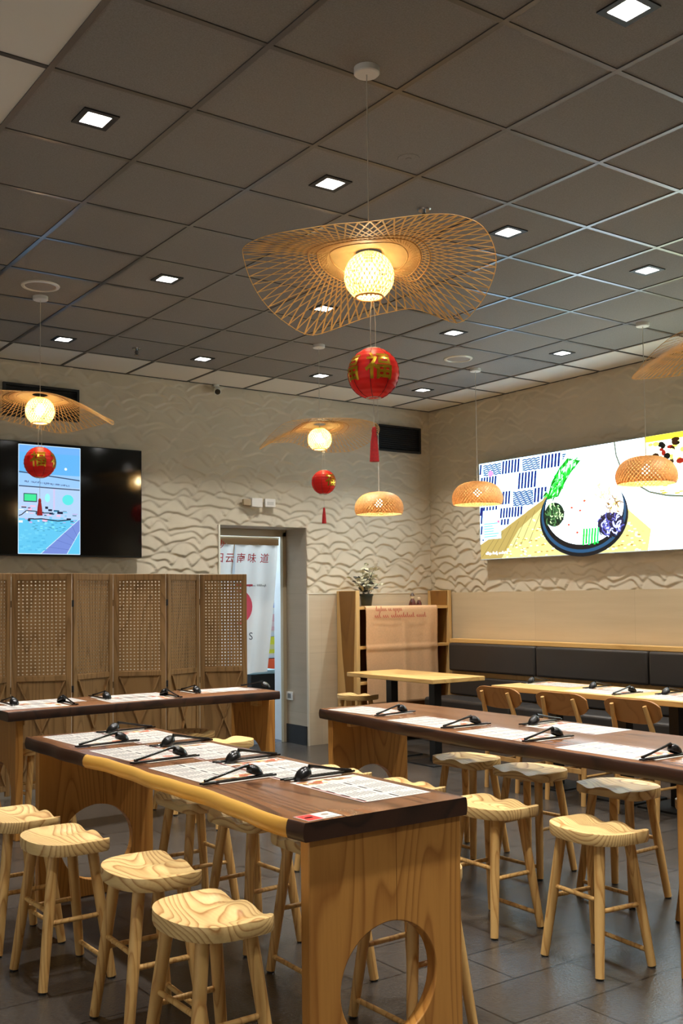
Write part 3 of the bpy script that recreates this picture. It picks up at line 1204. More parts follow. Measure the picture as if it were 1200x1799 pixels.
# television on the back wall
TY = 8.57
TX0, TX1, TZ0, TZ1 = 2.18, 3.905, 0.385 + CZ, 1.352 + CZ
tv = thing('television', 'wide black television with a portrait picture on the back wall', 'television', ((TX0 + TX1) / 2, TY, (TZ0 + TZ1) / 2))
hw, hh = (TX1 - TX0) / 2, (TZ1 - TZ0) / 2
obj('case', bx(-hw, hw, 0.0, 0.045, -hh, hh), M['black'], tv, bevel=0.006)
obj('glass', bx(-hw + 0.008, hw - 0.008, -0.003, 0.001, -hh + 0.012, hh - 0.008), M['black_gloss'], tv)
obj('wall_bracket', bx(-0.3, 0.3, 0.045, NY - TY - 0.005, -0.25, 0.2), M['black_matt'], tv)
R_ = random.Random(5)
W_, H_ = 0.54, 0.925
pol = [(rect(0, 0, W_, H_), srgb(98, 178, 240)), (rect(0, 0, W_, 0.30), srgb(96, 196, 236)), (rect(0, 0.30, W_, 0.575), srgb(176, 206, 240))]
pol += [(rect(0, 0.575, W_, 0.68), srgb(150, 198, 246)), (rect(0, 0.86, W_, H_), srgb(112, 176, 246))]
for q in stroke([(0, 0.692), (W_, 0.642)], 0.010) + stroke([(0, 0.572), (W_, 0.560)], 0.010):
    pol.append((q, srgb(60, 80, 110)))
pol.append((ell(0.41, 0.735, 0.012, 0.012, 12), srgb(230, 250, 255)))
pol.append((rect(0.045, 0.44, 0.160, 0.512), srgb(40, 60, 80)))
pol.append((rect(0.052, 0.448, 0.153, 0.505), srgb(60, 226, 150)))
pol.append((ell(0.25, 0.48, 0.022, 0.036, 16), srgb(150, 246, 240)))
pol.append((ell(0.43, 0.47, 0.05, 0.045, 18), srgb(90, 226, 226)))
pol.append((rect(0.30, 0.38, 0.316, 0.56), srgb(204, 196, 236)))
for k in range(46):
    x, y = R_.uniform(0.0, W_ - 0.05), R_.uniform(0.255, 0.40)
    c = R_.choice([srgb(20, 30, 60), srgb(230, 240, 255), srgb(120, 200, 236), srgb(190, 170, 226), srgb(236, 190, 220), srgb(40, 90, 120)])
    pol.append((rect(x, y, x + R_.uniform(0.01, 0.05), y + R_.uniform(0.004, 0.02)), c))
for q in stroke([(0, 0.318), (0.03, 0.33), (0.07, 0.365), (0.141, 0.362), (0.215, 0.35), (0.30, 0.352)], 0.008) + stroke([(0.13, 0.295), (0.2, 0.30), (0.34, 0.285), (0.45, 0.30)], 0.009):
    pol.append((q, srgb(24, 34, 60)))
for k in range(40):
    x, y = R_.uniform(0.12, 0.40), R_.uniform(0.195, 0.275)
    pol.append((rect(x, y, x + 0.022, y + 0.005), R_.choice([srgb(150, 244, 244), srgb(60, 150, 190)])))
pol.append(([(0.19, 0.0), (0.42, 0.0), (0.535, 0.20), (0.535, 0.31)], srgb(116, 140, 214)))
for q in stroke([(0.19, 0.0), (0.535, 0.31)], 0.006) + stroke([(0.42, 0.0), (0.535, 0.20)], 0.006):
    pol.append((q, srgb(200, 230, 255)))
for a in (0.2, 0.4, 0.6, 0.8):
    p0 = (0.19 + (0.535 - 0.19) * a, 0.31 * a)
    p1 = (0.42 + (0.535 - 0.42) * a, 0.20 * a)
    for q in stroke([p0, p1], 0.003):
        pol.append((q, srgb(90, 112, 190)))
for k in range(40):
    x, y = R_.uniform(0, 0.22), R_.uniform(0.01, 0.22)
    pol.append((rect(x, y, x + 0.03, y + 0.012), R_.choice([srgb(84, 184, 228), srgb(110, 206, 240)])))
for q in stroke([(0.002, 0.002), (W_ - 0.002, 0.002), (W_ - 0.002, H_ - 0.002), (0.002, H_ - 0.002), (0.002, 0.002)], 0.006):
    pol.append((q, srgb(200, 226, 250)))
vs, fs, xl = scrawl((3, 6, 6, 3, 5), 0.020, 4, block=True)
for f in fs:
    pol.append(([(0.055 + vs[q][0] * 0.40 / xl, 0.606 - 0.055 * vs[q][0] * 0.40 / xl + vs[q][1]) for q in f], srgb(50, 60, 110)))
M['tv_picture'] = emit_attr('tv_picture', TV_GLOW)
ox, oz = 2.786 - tv.location.x, 0.402 + CZ - tv.location.z
picture('picture', pol, M['tv_picture'], tv, lambda u, v, d: (ox + u, -0.0035 - d, oz + v))
# caption shown on the screen
# menu screen on the right wall
SX = 7.28
SYA, SYB, SZ0, SZ1 = 7.755, 3.30, 0.385 + CZ, 1.362 + CZ
scr = thing('menu_screen', 'long backlit menu screen showing a noodle bowl, on the right wall', 'screen', (SX, SYA, SZ0))
L_ = SYA - SYB
Hs = SZ1 - SZ0
obj('case', bx(0.0, EX - SX - 0.03, -L_ - 0.005, 0.005, -0.008, Hs + 0.006), plain('silver_screen_case', srgb(190, 188, 182), 0.4), scr, bevel=0.003)
pol = []
white = (1.0, 1.0, 1.0, 1)
pol.append((rect(0, 0, L_, Hs), (0.96, 1.0, 1.0, 1)))
# woven mat and wooden board
pol.append(([(0, 0), (2.08, 0.0), (2.12, 0.18), (1.88, 0.37), (1.0, 0.60), (0.87, 0.53), (0, 0.15)], srgb(190, 178, 136)))
pol.append(([(0, 0.0), (0.30, 0.0), (0.55, 0.28), (0.95, 0.52), (0.94, 0.60), (0.62, 0.42), (0.35, 0.29), (0, 0.15)], srgb(170, 150, 104)))
for k in range(260):
    x = R_.uniform(0.32, 2.05)
    y = R_.uniform(0.0, min(0.36, (x - 0.25) * 0.9, 0.37 if x < 1.9 else 0.2))
    if y > 0.002:
        pol.append((rect(x, y, x + 0.028, y + 0.010), R_.choice([srgb(230, 212, 130), srgb(236, 228, 190), srgb(176, 150, 84), srgb(226, 220, 188)])))
for a in range(7):
    for q in stroke([(0.02 + 0.11 * a, 0.02 + 0.02 * a), (0.22 + 0.11 * a, 0.22 + 0.045 * a)], 0.006):
        pol.append((q, srgb(150, 132, 92)))
# checked cloth
cl = [(0, 0.155), (0.35, 0.295), (0.62, 0.425), (0.87, 0.535), (0.94, 0.62), (1.07, 0.78), (1.20, Hs), (0, Hs)]
pol.append((cl, srgb(226, 244, 250)))


def inside(x, y, poly):
    c = False
    n = len(poly)
    for i in range(n):
        (x1, y1), (x2, y2) = poly[i], poly[(i + 1) % n]
        if (y1 > y) != (y2 > y) and x < (x2 - x1) * (y - y1) / (y2 - y1) + x1:
            c = not c
    return c


navy = srgb(30, 62, 122)
cells = [(-0.02, 0.035, 0.845, 0.97, 's'), (0.055, 0.32, 0.845, 0.97, 'w'), (0.335, 0.59, 0.84, 0.97, 's'), (0.61, 0.85, 0.84, 0.97, 'w'), (0.865, 1.12, 0.835, 0.965, 's'), (1.13, 1.2, 0.84, 0.96, 'w'),
         (0.02, 0.26, 0.695, 0.835, 's'), (0.555, 0.81, 0.67, 0.828, 's'), (0.02, 0.08, 0.55, 0.69, 's'), (0.33, 0.455, 0.535, 0.665, 's'), (0.475, 0.755, 0.505, 0.66, 'w'), (0.765, 0.94, 0.52, 0.66, 's'),
         (0.0, 0.035, 0.36, 0.53, 's'), (0.30, 0.62, 0.40, 0.50, 's'), (0.06, 0.28, 0.49, 0.53, 's'), (0.0, 0.26, 0.16, 0.24, 's'), (0.0, 0.03, 0.25, 0.34, 's'), (0.31, 0.44, 0.33, 0.39, 's')]
for x0, x1, y0, y1, kind in cells:
    if kind == 's':
        ns = max(2, int((x1 - x0) / 0.037))
        for k in range(ns):
            xx = x0 + (x1 - x0) * k / ns
            hgt = y1 - y0
            for c in range(6):          # short pieces so that the stripes stop at the cloth edge
                ya, yb = y0 + hgt * c / 6, y0 + hgt * (c + 1) / 6
                sa, sb = 0.12 * hgt * c / 6 - 0.01, 0.12 * hgt * (c + 1) / 6 - 0.01
                q = [(xx + sa, ya), (xx + sa + 0.026, ya), (xx + sb + 0.026, yb), (xx + sb, yb)]
                if all(inside(px, py, cl) for px, py in q):
                    pol.append((q, navy))
    else:
        nw = max(3, int((y1 - y0) / 0.019))
        for k in range(nw):
            yy = y0 + 0.008 + k * (y1 - y0 - 0.01) / nw
            pts = [(x0 + 0.004 + jj * (x1 - x0 - 0.008) / 14, yy + 0.006 * math.sin(jj * 1.7 + k)) for jj in range(15)]
            for a, b_ in zip(pts[:-1], pts[1:]):
                if inside(a[0], a[1], cl) and inside(b_[0], b_[1], cl):
                    for q in stroke([a, b_], 0.013):
                        pol.append((q, srgb(44, 84, 128)))
# white card with lines of print
pol.append((rect(0.04, 0.20, 0.30, 0.40), srgb(206, 240, 246)))
for k in range(6):
    for q in stroke([(0.06, 0.225 + k * 0.026), (0.06 + R_.uniform(0.12, 0.22), 0.227 + k * 0.026)], 0.009):
        pol.append((q, srgb(120, 206, 220)))
pol.append((ell(0.27, 0.37, 0.018, 0.014, 10), srgb(240, 130, 150)))
pol.append((ell(0.17, 0.86, 0.035, 0.03, 14), srgb(220, 150, 190)))
# the bowl
pol.append((ell(1.36, 0.345, 0.525, 0.37, 48), srgb(22, 34, 46)))
pol.append((ell(1.36, 0.365, 0.505, 0.355, 48), srgb(70, 104, 122)))
pol.append((ell(1.36, 0.385, 0.48, 0.345, 48), srgb(18, 28, 38)))
pol.append((ell(1.37, 0.42, 0.465, 0.335, 48), (1.0, 0.99, 0.95, 1)))
pol.append((ell(1.42, 0.60, 0.26, 0.24, 36), (1, 1, 1, 1)))
for k in range(70):
    a = R_.uniform(0, 2 * PI)
    rr = R_.uniform(0.05, 1) ** 0.5
    x, y = 1.37 + 0.42 * rr * math.cos(a), 0.36 + 0.27 * rr * math.sin(a)
    pol.append((ell(x, y, R_.uniform(0.010, 0.03), R_.uniform(0.008, 0.018), 8), R_.choice([(1, 1, 1, 1), srgb(252, 244, 224), srgb(236, 212, 176), (1, 1, 1, 1)])))


def strands(cx, cy, rx, ry, cols, n, wd):
    for k in range(n):
        a = R_.uniform(0, 2 * PI)
        rr = R_.uniform(0, 1) ** 0.5
        x, y = cx + rx * rr * math.cos(a), cy + ry * rr * math.sin(a)
        b_ = R_.uniform(0, PI)
        l = R_.uniform(0.03, 0.07)
        pts = [(x + l * (j / 4 - 0.5) * math.cos(b_) - 0.015 * math.sin(b_) * math.sin(j / 4 * PI), y + l * (j / 4 - 0.5) * math.sin(b_) + 0.015 * math.cos(b_) * math.sin(j / 4 * PI)) for j in range(5)]
        c = R_.choice(cols)
        for q in stroke(pts, wd):
            pol.append((q, c))


pol.append((ell(1.02, 0.385, 0.125, 0.115, 24), srgb(60, 84, 62)))
strands(1.02, 0.385, 0.115, 0.10, [srgb(34, 52, 40), srgb(110, 136, 96), srgb(190, 204, 160)], 60, 0.012)
pol.append((ell(1.69, 0.25, 0.15, 0.11, 24), srgb(70, 66, 92)))
strands(1.69, 0.25, 0.14, 0.105, [srgb(28, 26, 46), srgb(120, 116, 160), srgb(200, 196, 220)], 60, 0.012)
strands(1.73, 0.43, 0.09, 0.07, [srgb(236, 216, 150), srgb(150, 120, 80), srgb(250, 240, 210)], 40, 0.012)
strands(1.62, 0.56, 0.09, 0.06, [srgb(250, 240, 190), srgb(236, 220, 150)], 24, 0.014)
for k in range(6):
    x = 1.37 + k * 0.033
    for q in stroke([(x, 0.08 + 0.01 * (k % 2)), (x + 0.015, 0.23)], 0.022):
        pol.append((q, R_.choice([srgb(20, 150, 70), srgb(90, 230, 130), srgb(30, 190, 90)])))
for k in range(5):
    pol.append((ell(1.30 + R_.uniform(-0.1, 0.15), 0.27 + R_.uniform(-0.1, 0.3), 0.016, 0.011, 8), srgb(206, 110, 84)))
# leafy greens beside the bowl
gr = [(0.93, 0.53), (1.00, 0.70), (1.10, 0.82), (1.20, 0.90), (1.36, 0.86), (1.24, 0.76), (1.17, 0.68), (1.08, 0.55)]
pol.append((gr, srgb(44, 150, 56)))
for k in range(110):
    a = R_.uniform(0, 1)
    x = 0.95 + 0.31 * a + R_.uniform(-0.05, 0.07)
    y = 0.55 + 0.31 * a + R_.uniform(-0.035, 0.05)
    b_, l, w2 = R_.uniform(0.3, 1.6), R_.uniform(0.025, 0.06), R_.uniform(0.006, 0.014)
    cb, sb = math.cos(b_), math.sin(b_)
    pol.append(([(x - l * cb, y - l * sb), (x + w2 * sb, y - w2 * cb), (x + l * cb, y + l * sb), (x - w2 * sb, y + w2 * cb)], R_.choice([srgb(24, 116, 40), srgb(120, 220, 120), srgb(50, 180, 70), srgb(80, 206, 90), srgb(190, 244, 180)])))
# second picture: a shallow bowl at the right
pol.append(([(2.09, 0.58), (2.09, Hs), (L_, Hs), (L_, 0.40), (2.5, 0.42)], srgb(252, 250, 220)))
pol.append((rect(2.09, Hs - 0.05, L_, Hs), srgb(236, 216, 90)))
for q in stroke([(1.755, Hs), (1.77, 0.86), (1.82, 0.74), (1.95, 0.60), (2.12, 0.50), (2.30, 0.455), (2.5, 0.43)], 0.016):
    pol.append((q, srgb(130, 128, 108)))
pol.append((rect(2.083, 0.60, 2.094, Hs), srgb(226, 200, 70)))
for k in range(50):
    x, y = R_.uniform(2.13, 2.75), R_.uniform(0.70, 0.92)
    pol.append((ell(x, y, R_.uniform(0.015, 0.045), R_.uniform(0.012, 0.03), 8), R_.choice([srgb(26, 18, 16), srgb(160, 70, 50), srgb(250, 230, 170), srgb(90, 60, 30), srgb(236, 226, 120)])))
for k in range(50):
    x, y = R_.uniform(2.15, 3.1), R_.uniform(0.44, 0.62)
    pol.append((rect(x, y, x + 0.05, y + 0.012), R_.choice([srgb(236, 214, 120), srgb(200, 170, 90), srgb(250, 240, 190)])))
strands(3.3, 0.4, 0.7, 0.3, [srgb(236, 214, 150), srgb(180, 90, 60), srgb(90, 160, 60), white], 120, 0.03)
vs, fs, xl = scrawl((5, 4, 5), 0.026, 9)
for f in fs:
    pol.append(([(0.09 + vs[q][0] * 0.29 / xl, 0.045 + vs[q][1]) for q in f], white))
M['screen_picture'] = emit_attr('screen_picture', SCREEN_GLOW, 0.3, 1.9, (0.72, 0.9, 1.1, 1))
picture('picture', pol, M['screen_picture'], scr, lambda u, v, d: (-0.0035 - d, -u, v), lift=0.0003)

# black grilles high on the back wall
for (x0, x1, z0, z1, lab) in ((2.672, 3.335, 3.03, 3.315, 'black rectangular air grille high on the back wall, above the television'), (6.61, 7.22, 3.035, 3.315, 'black rectangular air grille high on the back wall, by the right corner')):
    t = thing('air_grille', lab, 'air vent', ((x0 + x1) / 2, NY - 0.024, (z0 + z1) / 2), 0, 'black air grilles on the back wall')
    a, b_ = (x1 - x0) / 2, (z1 - z0) / 2
    bm = bmesh.new()
    for s in (-1, 1):
        add_box(bm, (s * (a - 0.01), -0.01, 0), (0.02, 0.03, 2 * b_))
        add_box(bm, (0, -0.01, s * (b_ - 0.01)), (2 * a - 0.04, 0.03, 0.02))
    obj('frame', bm, M['black_matt'], t)
    bm = bmesh.new()
    add_box(bm, (0, 0.008, 0), (2 * a - 0.02, 0.006, 2 * b_ - 0.02))
    for k in range(11):
        add_box(bm, (0, -0.004, -b_ + 0.03 + k * (2 * b_ - 0.06) / 10), (2 * a - 0.04, 0.014, 0.004), rot=Matrix.Rotation(0.6, 3, 'X'))
    obj('slats', bm, M['black'], t)

# emergency light fittings above the doorway
t = thing('emergency_light', 'white twin emergency light box with a tan side, above the doorway', 'emergency light', (5.06, NY - 0.028, 2.405))
obj('case', bx(-0.0, 0.125, -0.045, 0.0, -0.045, 0.045), M['white'], t, bevel=0.006)
obj('side_lamp', bx(-0.085, -0.0, -0.035, 0.0, -0.032, 0.03), M['tan'], t, bevel=0.006)
t = thing('wall_sensor', 'small square white box right of the emergency light, above the doorway', 'sensor', (5.28, NY - 0.028, 2.408))
obj('case', bx(-0.06, 0.06, -0.03, 0.0, -0.042, 0.042), M['white'], t, bevel=0.006)
obj('lens', bx(-0.035, 0.035, -0.033, -0.029, -0.02, 0.012), plain('grey_lens', srgb(196, 196, 190), 0.3), t)

# security camera
t = thing('security_camera', 'small white security camera with a black lens, under the ceiling edge', 'security camera', (4.70, NY - 0.03, 3.49))
bm = bmesh.new()
add_lathe(bm, [(0, 0.03), (0.03, 0.028), (0.03, 0.012), (0, 0.012)], 24)
obj('mount', bm, M['white'], t)
bm = bmesh.new()
add_tube(bm, [(0, 0.0, 0.014), (0, -0.02, -0.01), (0, -0.03, -0.02)], 0.010, 8)
obj('arm', bm, M['white'], t)
bm = bmesh.new()
d = Vector((-0.40, -0.83, -0.38)).normalized()
p0 = Vector((0.0, -0.02, -0.028))
add_tube(bm, [p0 - d * 0.02, p0 - d * 0.015, p0 + d * 0.075, p0 + d * 0.08], [0.018, 0.030, 0.033, 0.030], 20)
obj('body', bm, M['white'], t)
bm = bmesh.new()
add_tube(bm, [p0 + d * 0.0805, p0 + d * 0.084], [0.027, 0.024], 20)
obj('lens', bm, M['black_gloss'], t)

# socket in the doorway reveal
t = thing('wall_socket', 'square white power socket low on the doorway reveal', 'socket', (DX1, NY + 0.315, 0.475))
obj('plate', bx(-0.012, -0.0, -0.06, 0.06, -0.042, 0.042), M['white'], t, bevel=0.003)
obj('outlet', bx(-0.014, -0.0125, -0.03, 0.03, -0.024, 0.024), plain('grey_outlet', srgb(120, 120, 118), 0.4), t)

# ------------------------------------------------------------------ doorway banner and corridor shop rack
bn = thing('hanging_banner', 'white cloth banner with red characters hanging in the doorway', 'banner', (0, 9.125, 0))
BX0, BX1, BZ0, BZ1 = 4.78, 5.69, 0.70, 2.10


def banner_y(u, v):
    return 0.02 * math.sin(u * 17) * (1 - v) ** 0.7 + 0.012 * math.sin(u * 31 + 1)


verts, faces = [], []
nu, nv = 40, 24
gap0 = 0.43
for a0, a1 in ((0.0, gap0), (gap0 + 0.022, 1.0)):
    base = len(verts)
    for i in range(nv + 1):
        v = i / nv
        for j in range(nu + 1):
            u = a0 + (a1 - a0) * j / nu
            taper = (1 - v) ** 1.2
            x = BX0 + (BX1 - BX0) * (u - 0.165 * taper * u)
            if a0 == 0.0:
                x -= 0.05 * (1 - v) * u / gap0
            z = BZ0 + (BZ1 - 0.06 - BZ0) * v + 0.05 * (1 - v) * (u - 0.5)
            verts.append((x, banner_y(u, v), z))
    for i in range(nv):
        for j in range(nu):
            p = base + i * (nu + 1) + j
            faces.append((p, p + 1, p + nu + 2, p + nu + 1))
raw_obj('cloth', verts, faces, M['banner'], bn)
obj('header', bx(BX0, BX1, -0.012, 0.012, BZ1 - 0.075, BZ1 - 0.012), plain('tan_header', srgb(176, 150, 118), 0.7), bn)
bm = bmesh.new()
add_tube(bm, [(BX0 - 0.02, 0, BZ1), (BX1 + 0.01, 0, BZ1)], 0.011, 10)
obj('rod', bm, M['trim'], bn)


def banner_text(name, body, x, z, size, mat, slant=0.12, bold=0.0, squeeze=1.0):
    vs, fs = text_mesh(body, size, bold=bold)
    raw_obj(name, [(x + px * squeeze + slant * pz, -0.034, z + pz) for px, pz in vs], fs, mat, bn, smooth=False)


for ch, px, pz in (('日', 4.982, 1.88), ('云', 5.095, 1.88), ('南', 5.225, 1.88), ('味', 5.352, 1.88), ('道', 5.502, 1.88)):
    banner_text('red_character', ch, px, pz, 0.106, M['banner_red'], bold=0.006)
banner_text('red_character', '沙', 4.985, 2.012, 0.105, M['banner_red'], bold=0.006)
banner_text('letter', 'S', 5.335, 1.09, 0.105, M['banner_grey'], slant=0.0)
for seed, wl, x, z, L in ((12, (6, 7), 5.30, 1.60, 0.24), (13, (8,), 4.99, 1.66, 0.15)):
    vs, fs, xl = scrawl(wl, 0.022, seed, wd=0.004)
    raw_obj('small_print', [(x + px * L / xl, -0.034, z + pz) for px, pz in vs], fs, M['faint_grey'], bn, smooth=False)
verts = [(5.172, 0.03, 2.05), (5.196, 0.03, 2.05), (5.09, 0.03, 1.2), (5.060, 0.03, 1.2)]
raw_obj('binding_tape', verts, [(0, 1, 2, 3)], bpy.data.materials['tan_header'], bn, smooth=False)
bm = bmesh.new()
oc = [(0.03 * math.cos(a) * 0 + 0.19 * math.cos(a), 0.30 * math.sin(a)) for a in [(-0.46 + 0.92 * k / 14) * PI for k in range(15)]]
ic = [(0.05 * math.cos(a) + 0.06 * math.cos(a), 0.25 * math.sin(a)) for a in [(0.46 - 0.92 * k / 14) * PI for k in range(15)]]
f = bm.faces.new([bm.verts.new((5.165 + x, -0.034, 1.395 + z * 0.62)) for x, z in oc + ic])
bx(5.16, 5.36, -0.0345, -0.034, 1.60, 1.62, bm)
obj('pink_emblem', bm, M['banner_pink'], bn)

# shop rack seen past the banner
rk = thing('shop_rack', 'white shop rack with coloured packets beyond the doorway', 'shelf', (6.68, 11.05, 0))
rw, rd = 0.62, 0.36
bm = bmesh.new()
for s in (-1, 1):
    for q in (-1, 1):
        add_box(bm, (s * rw / 2, q * rd / 2, 0.85), (0.03, 0.03, 1.7))
obj('posts', bm, plain('blue_grey_post', srgb(170, 196, 214), 0.5), rk)
shelf_z = [0.14, 0.46, 0.80, 1.08, 1.36]
for z in shelf_z:
    obj('shelf_board', bx(-rw / 2, rw / 2, -rd / 2, rd / 2, z - 0.02, z), M['white'], rk)
pk = [
    (0.14, 0.28, srgb(30, 40, 70), 'dark blue packet on the lowest shelf of the corridor rack'),
    (0.46, 0.27, srgb(244, 98, 54), 'orange packet on the second lowest shelf of the corridor rack'),
    (0.80, 0.20, srgb(222, 224, 60), 'yellow packet on the middle shelf of the corridor rack'),
    (1.08, 0.20, srgb(216, 170, 180), 'pink and grey packet below the top of the corridor rack'),
    (1.36, 0.24, srgb(54, 116, 214), 'blue packet on the top shelf of the corridor rack'),
]
for z, h, col, lab in pk:
    p = thing('packet', lab, 'packet', (6.66, 10.98, z + 0.0005), 0, 'packets on the corridor rack')
    obj('box', bx(-0.22, 0.22, -0.10, 0.10, 0, h), plain('packet_' + lab.split()[0], col, 0.5), p, bevel=0.01)
    obj('label_panel', bx(-0.16, 0.16, -0.102, -0.1, h * 0.25, h * 0.55), plain('packet_label_' + lab.split()[0], tuple(min(1, c * 0.5 + 0.35) for c in col[:3]) + (1,), 0.5), p)
ct = thing('storage_crate', 'black crate with a pale lid on the corridor floor under the banner', 'crate', (6.06, 10.25, 0))
obj('body', bx(-0.17, 0.17, -0.2, 0.2, 0.0, 0.62), M['black'], ct, bevel=0.01)
obj('lid', bx(-0.18, 0.18, -0.21, 0.21, 0.62, 0.67), plain('pale_blue_lid', srgb(170, 206, 220), 0.5), ct, bevel=0.01)

# ------------------------------------------------------------------ folding screen
FS = thing('folding_screen', 'tall folding wooden screen with pierced panels in front of the back wall', 'room divider', (0, 0, 0))
hinge = [(4.405, 7.56), (4.045, 7.745), (3.675, 7.60), (3.285, 7.765), (2.895, 7.615), (2.475, 7.775), (2.09, 7.62), (1.72, 7.77)]
SH = 1.680
for q in range(len(hinge) - 1):
    b_, a = Vector(hinge[q] + (0,)), Vector(hinge[q + 1] + (0,))
    d = b_ - a
    wd = d.length - 0.012
    ang = math.atan2(d.y, d.x)
    pan = obj('panel_frame', bmesh.new(), M['screen_wood'], FS, loc=(a.x + d.x / 2, a.y + d.y / 2, 0), rotz=ang)
    bm = bmesh.new()
    hw = wd / 2
    st = 0.038
    for s in (-1, 1):
        add_box(bm, (s * (hw - st / 2), 0, SH / 2 + 0.01), (st, 0.022, SH - 0.02))
    for z0, z1 in ((SH - 0.05, SH), (0.865, 0.905), (0.06, 0.10)):
        add_box(bm, (0, 0, (z0 + z1) / 2), (wd - 2 * st, 0.020, z1 - z0))
    bm.to_mesh(pan.data)
    bm.free()
    bv = pan.modifiers.new('bevel', 'BEVEL')
    bv.width = 0.002
    # pierced upper panel: crossing slats leave square holes
    bm = bmesh.new()
    iw = wd - 2 * st
    nx, nzz = 12, 27
    z0, z1 = 0.905, SH - 0.05
    px, pz = iw / nx, (z1 - z0) / nzz
    hx, hz = px * 0.36, pz * 0.36
    for k in range(nx + 1):
        x0 = max(-iw / 2, -iw / 2 + (k - 0.5) * px + hx / 2)
        x1 = min(iw / 2, -iw / 2 + (k + 0.5) * px - hx / 2)
        add_box(bm, ((x0 + x1) / 2, 0, (z0 + z1) / 2), (x1 - x0, 0.006, z1 - z0))
    for k in range(nzz + 1):
        a0 = max(z0, z0 + (k - 0.5) * pz + hz / 2)
        a1 = min(z1, z0 + (k + 0.5) * pz - hz / 2)
        add_box(bm, (0, 0.0, (a0 + a1) / 2), (iw, 0.0056, a1 - a0))
    obj('pierced_board', bm, M['screen_wood'], pan)
    bm = bmesh.new()
    add_box(bm, (0, 0.004, 0.4825), (iw, 0.006, 0.765))
    obj('lower_board', bm, M['screen_wood'], pan)
    bm = bmesh.new()
    for s in (-1, 1):
        add_bar(bm, (s * (iw / 2 - 0.012), -0.006, 0.86), (-s * (iw / 2 - 0.012), -0.006, 0.105), 0.010, 0.026, up=Vector((0, 1, 0)))
    obj('cross_brace', bm, M['screen_wood'], pan)
for (x, y) in hinge[1:-1]:
    bm = bmesh.new()
    for z in (1.45, 0.30, 0.80):
        add_tube(bm, [(x, y - 0.012 if y < 7.7 else y + 0.0, z - 0.025), (x, y - 0.012 if y < 7.7 else y + 0.0, z + 0.025)], 0.009, 8)
    obj('hinges', bm, M['black_matt'], FS)

# ------------------------------------------------------------------ stools
def make_stool(label):
    t = thing('saddle_stool', label, 'stool', (0, 0, 0), 0, 'pine saddle stools')
    ZS = 0.542
    hwd, fy, by = 0.192, 0.135, 0.150

    def outline(k, n):
        a = 2 * PI * k / n
        c, s = math.cos(a), math.sin(a)
        if s >= 0:      # straight side with soft corners
            p = 7.0
            r = (abs(c / hwd) ** p + abs(s / fy) ** p) ** (-1 / p)
        else:           # rounded side
            p = 2.35
            r = (abs(c / hwd) ** p + abs(s / by) ** p) ** (-1 / p)
        return r * c, r * s

    def top(x, y):
        w_ = min(1, max(0, (y + 0.10) / 0.20))
        w_ = w_ * w_ * (3 - 2 * w_)
        dip = 0.019 * w_ * (math.exp(-((abs(x) - 0.088) / 0.046) ** 2))
        rr = min(1.0, math.hypot(x / 0.185, y / 0.14))
        dish = 0.011 * (1 - rr ** 2.2)
        return ZS - dip - dish
    n, nr = 72, 12
    bm = bmesh.new()
    rings = []
    for i in range(1, nr + 1):
        f = i / nr
        ring = []
        for k in range(n):
            x, y = outline(k, n)
            ring.append(bm.verts.new((x * f, y * f, top(x * f, y * f))))
        rings.append(ring)
    cv_ = bm.verts.new((0, 0, top(0, 0)))
    for k in range(n):
        bm.faces.new((cv_, rings[0][k], rings[0][(k + 1) % n]))
    for i in range(nr - 1):
        for k in range(n):
            bm.faces.new((rings[i][k], rings[i][(k + 1) % n], rings[i + 1][(k + 1) % n], rings[i + 1][k]))
    prev = rings[-1]
    for f, dz in ((1.004, 0.0025), (1.006, 0.016), (1.004, 0.034), (0.985, 0.0435), (0.93, 0.046)):
        ring = []
        for k in range(n):
            x, y = outline(k, n)
            ring.append(bm.verts.new((x * f, y * f, min(top(x, y), ZS) - dz if dz < 0.02 else ZS - 0.002 - dz)))
        for k in range(n):
            bm.faces.new((prev[k], prev[(k + 1) % n], ring[(k + 1) % n], ring[k]))
        prev = ring
    bm.faces.new(prev)
    obj('seat', bm, M['pine'], t, angle=32)
    tops = {}
    for sx in (-1, 1):
        for sy in (-1, 1):
            a = Vector((sx * 0.108, sy * 0.078, 0.499))
            b_ = Vector((sx * 0.158, sy * 0.138, 0.006))
            tops[(sx, sy)] = (a, b_)
            bm = bmesh.new()
            add_tube(bm, [a, a.lerp(b_, 0.5), b_], [0.0215, 0.0205, 0.0175], 14)
            lg = obj('leg', bm, M['pine_leg'], t)
            bm = bmesh.new()
            add_tube(bm, [b_ + Vector((0, 0, 0.002)), (b_.x, b_.y, 0.0)], 0.014, 10)
            obj('foot_glide', bm, M['black'], lg)

    def at(k, z):
        a, b_ = tops[k]
        f = (a.z - z) / (a.z - b_.z)
        return a.lerp(b_, f)
    for k0, k1, z in (((-1, -1), (1, -1), 0.285), ((-1, -1), (-1, 1), 0.245), ((1, -1), (1, 1), 0.245), ((-1, 1), (1, 1), 0.062)):
        bm = bmesh.new()
        add_tube(bm, [at(k0, z), at(k1, z)], 0.0095, 10)
        obj('stretcher', bm, M['pine_leg'], t)
    return t


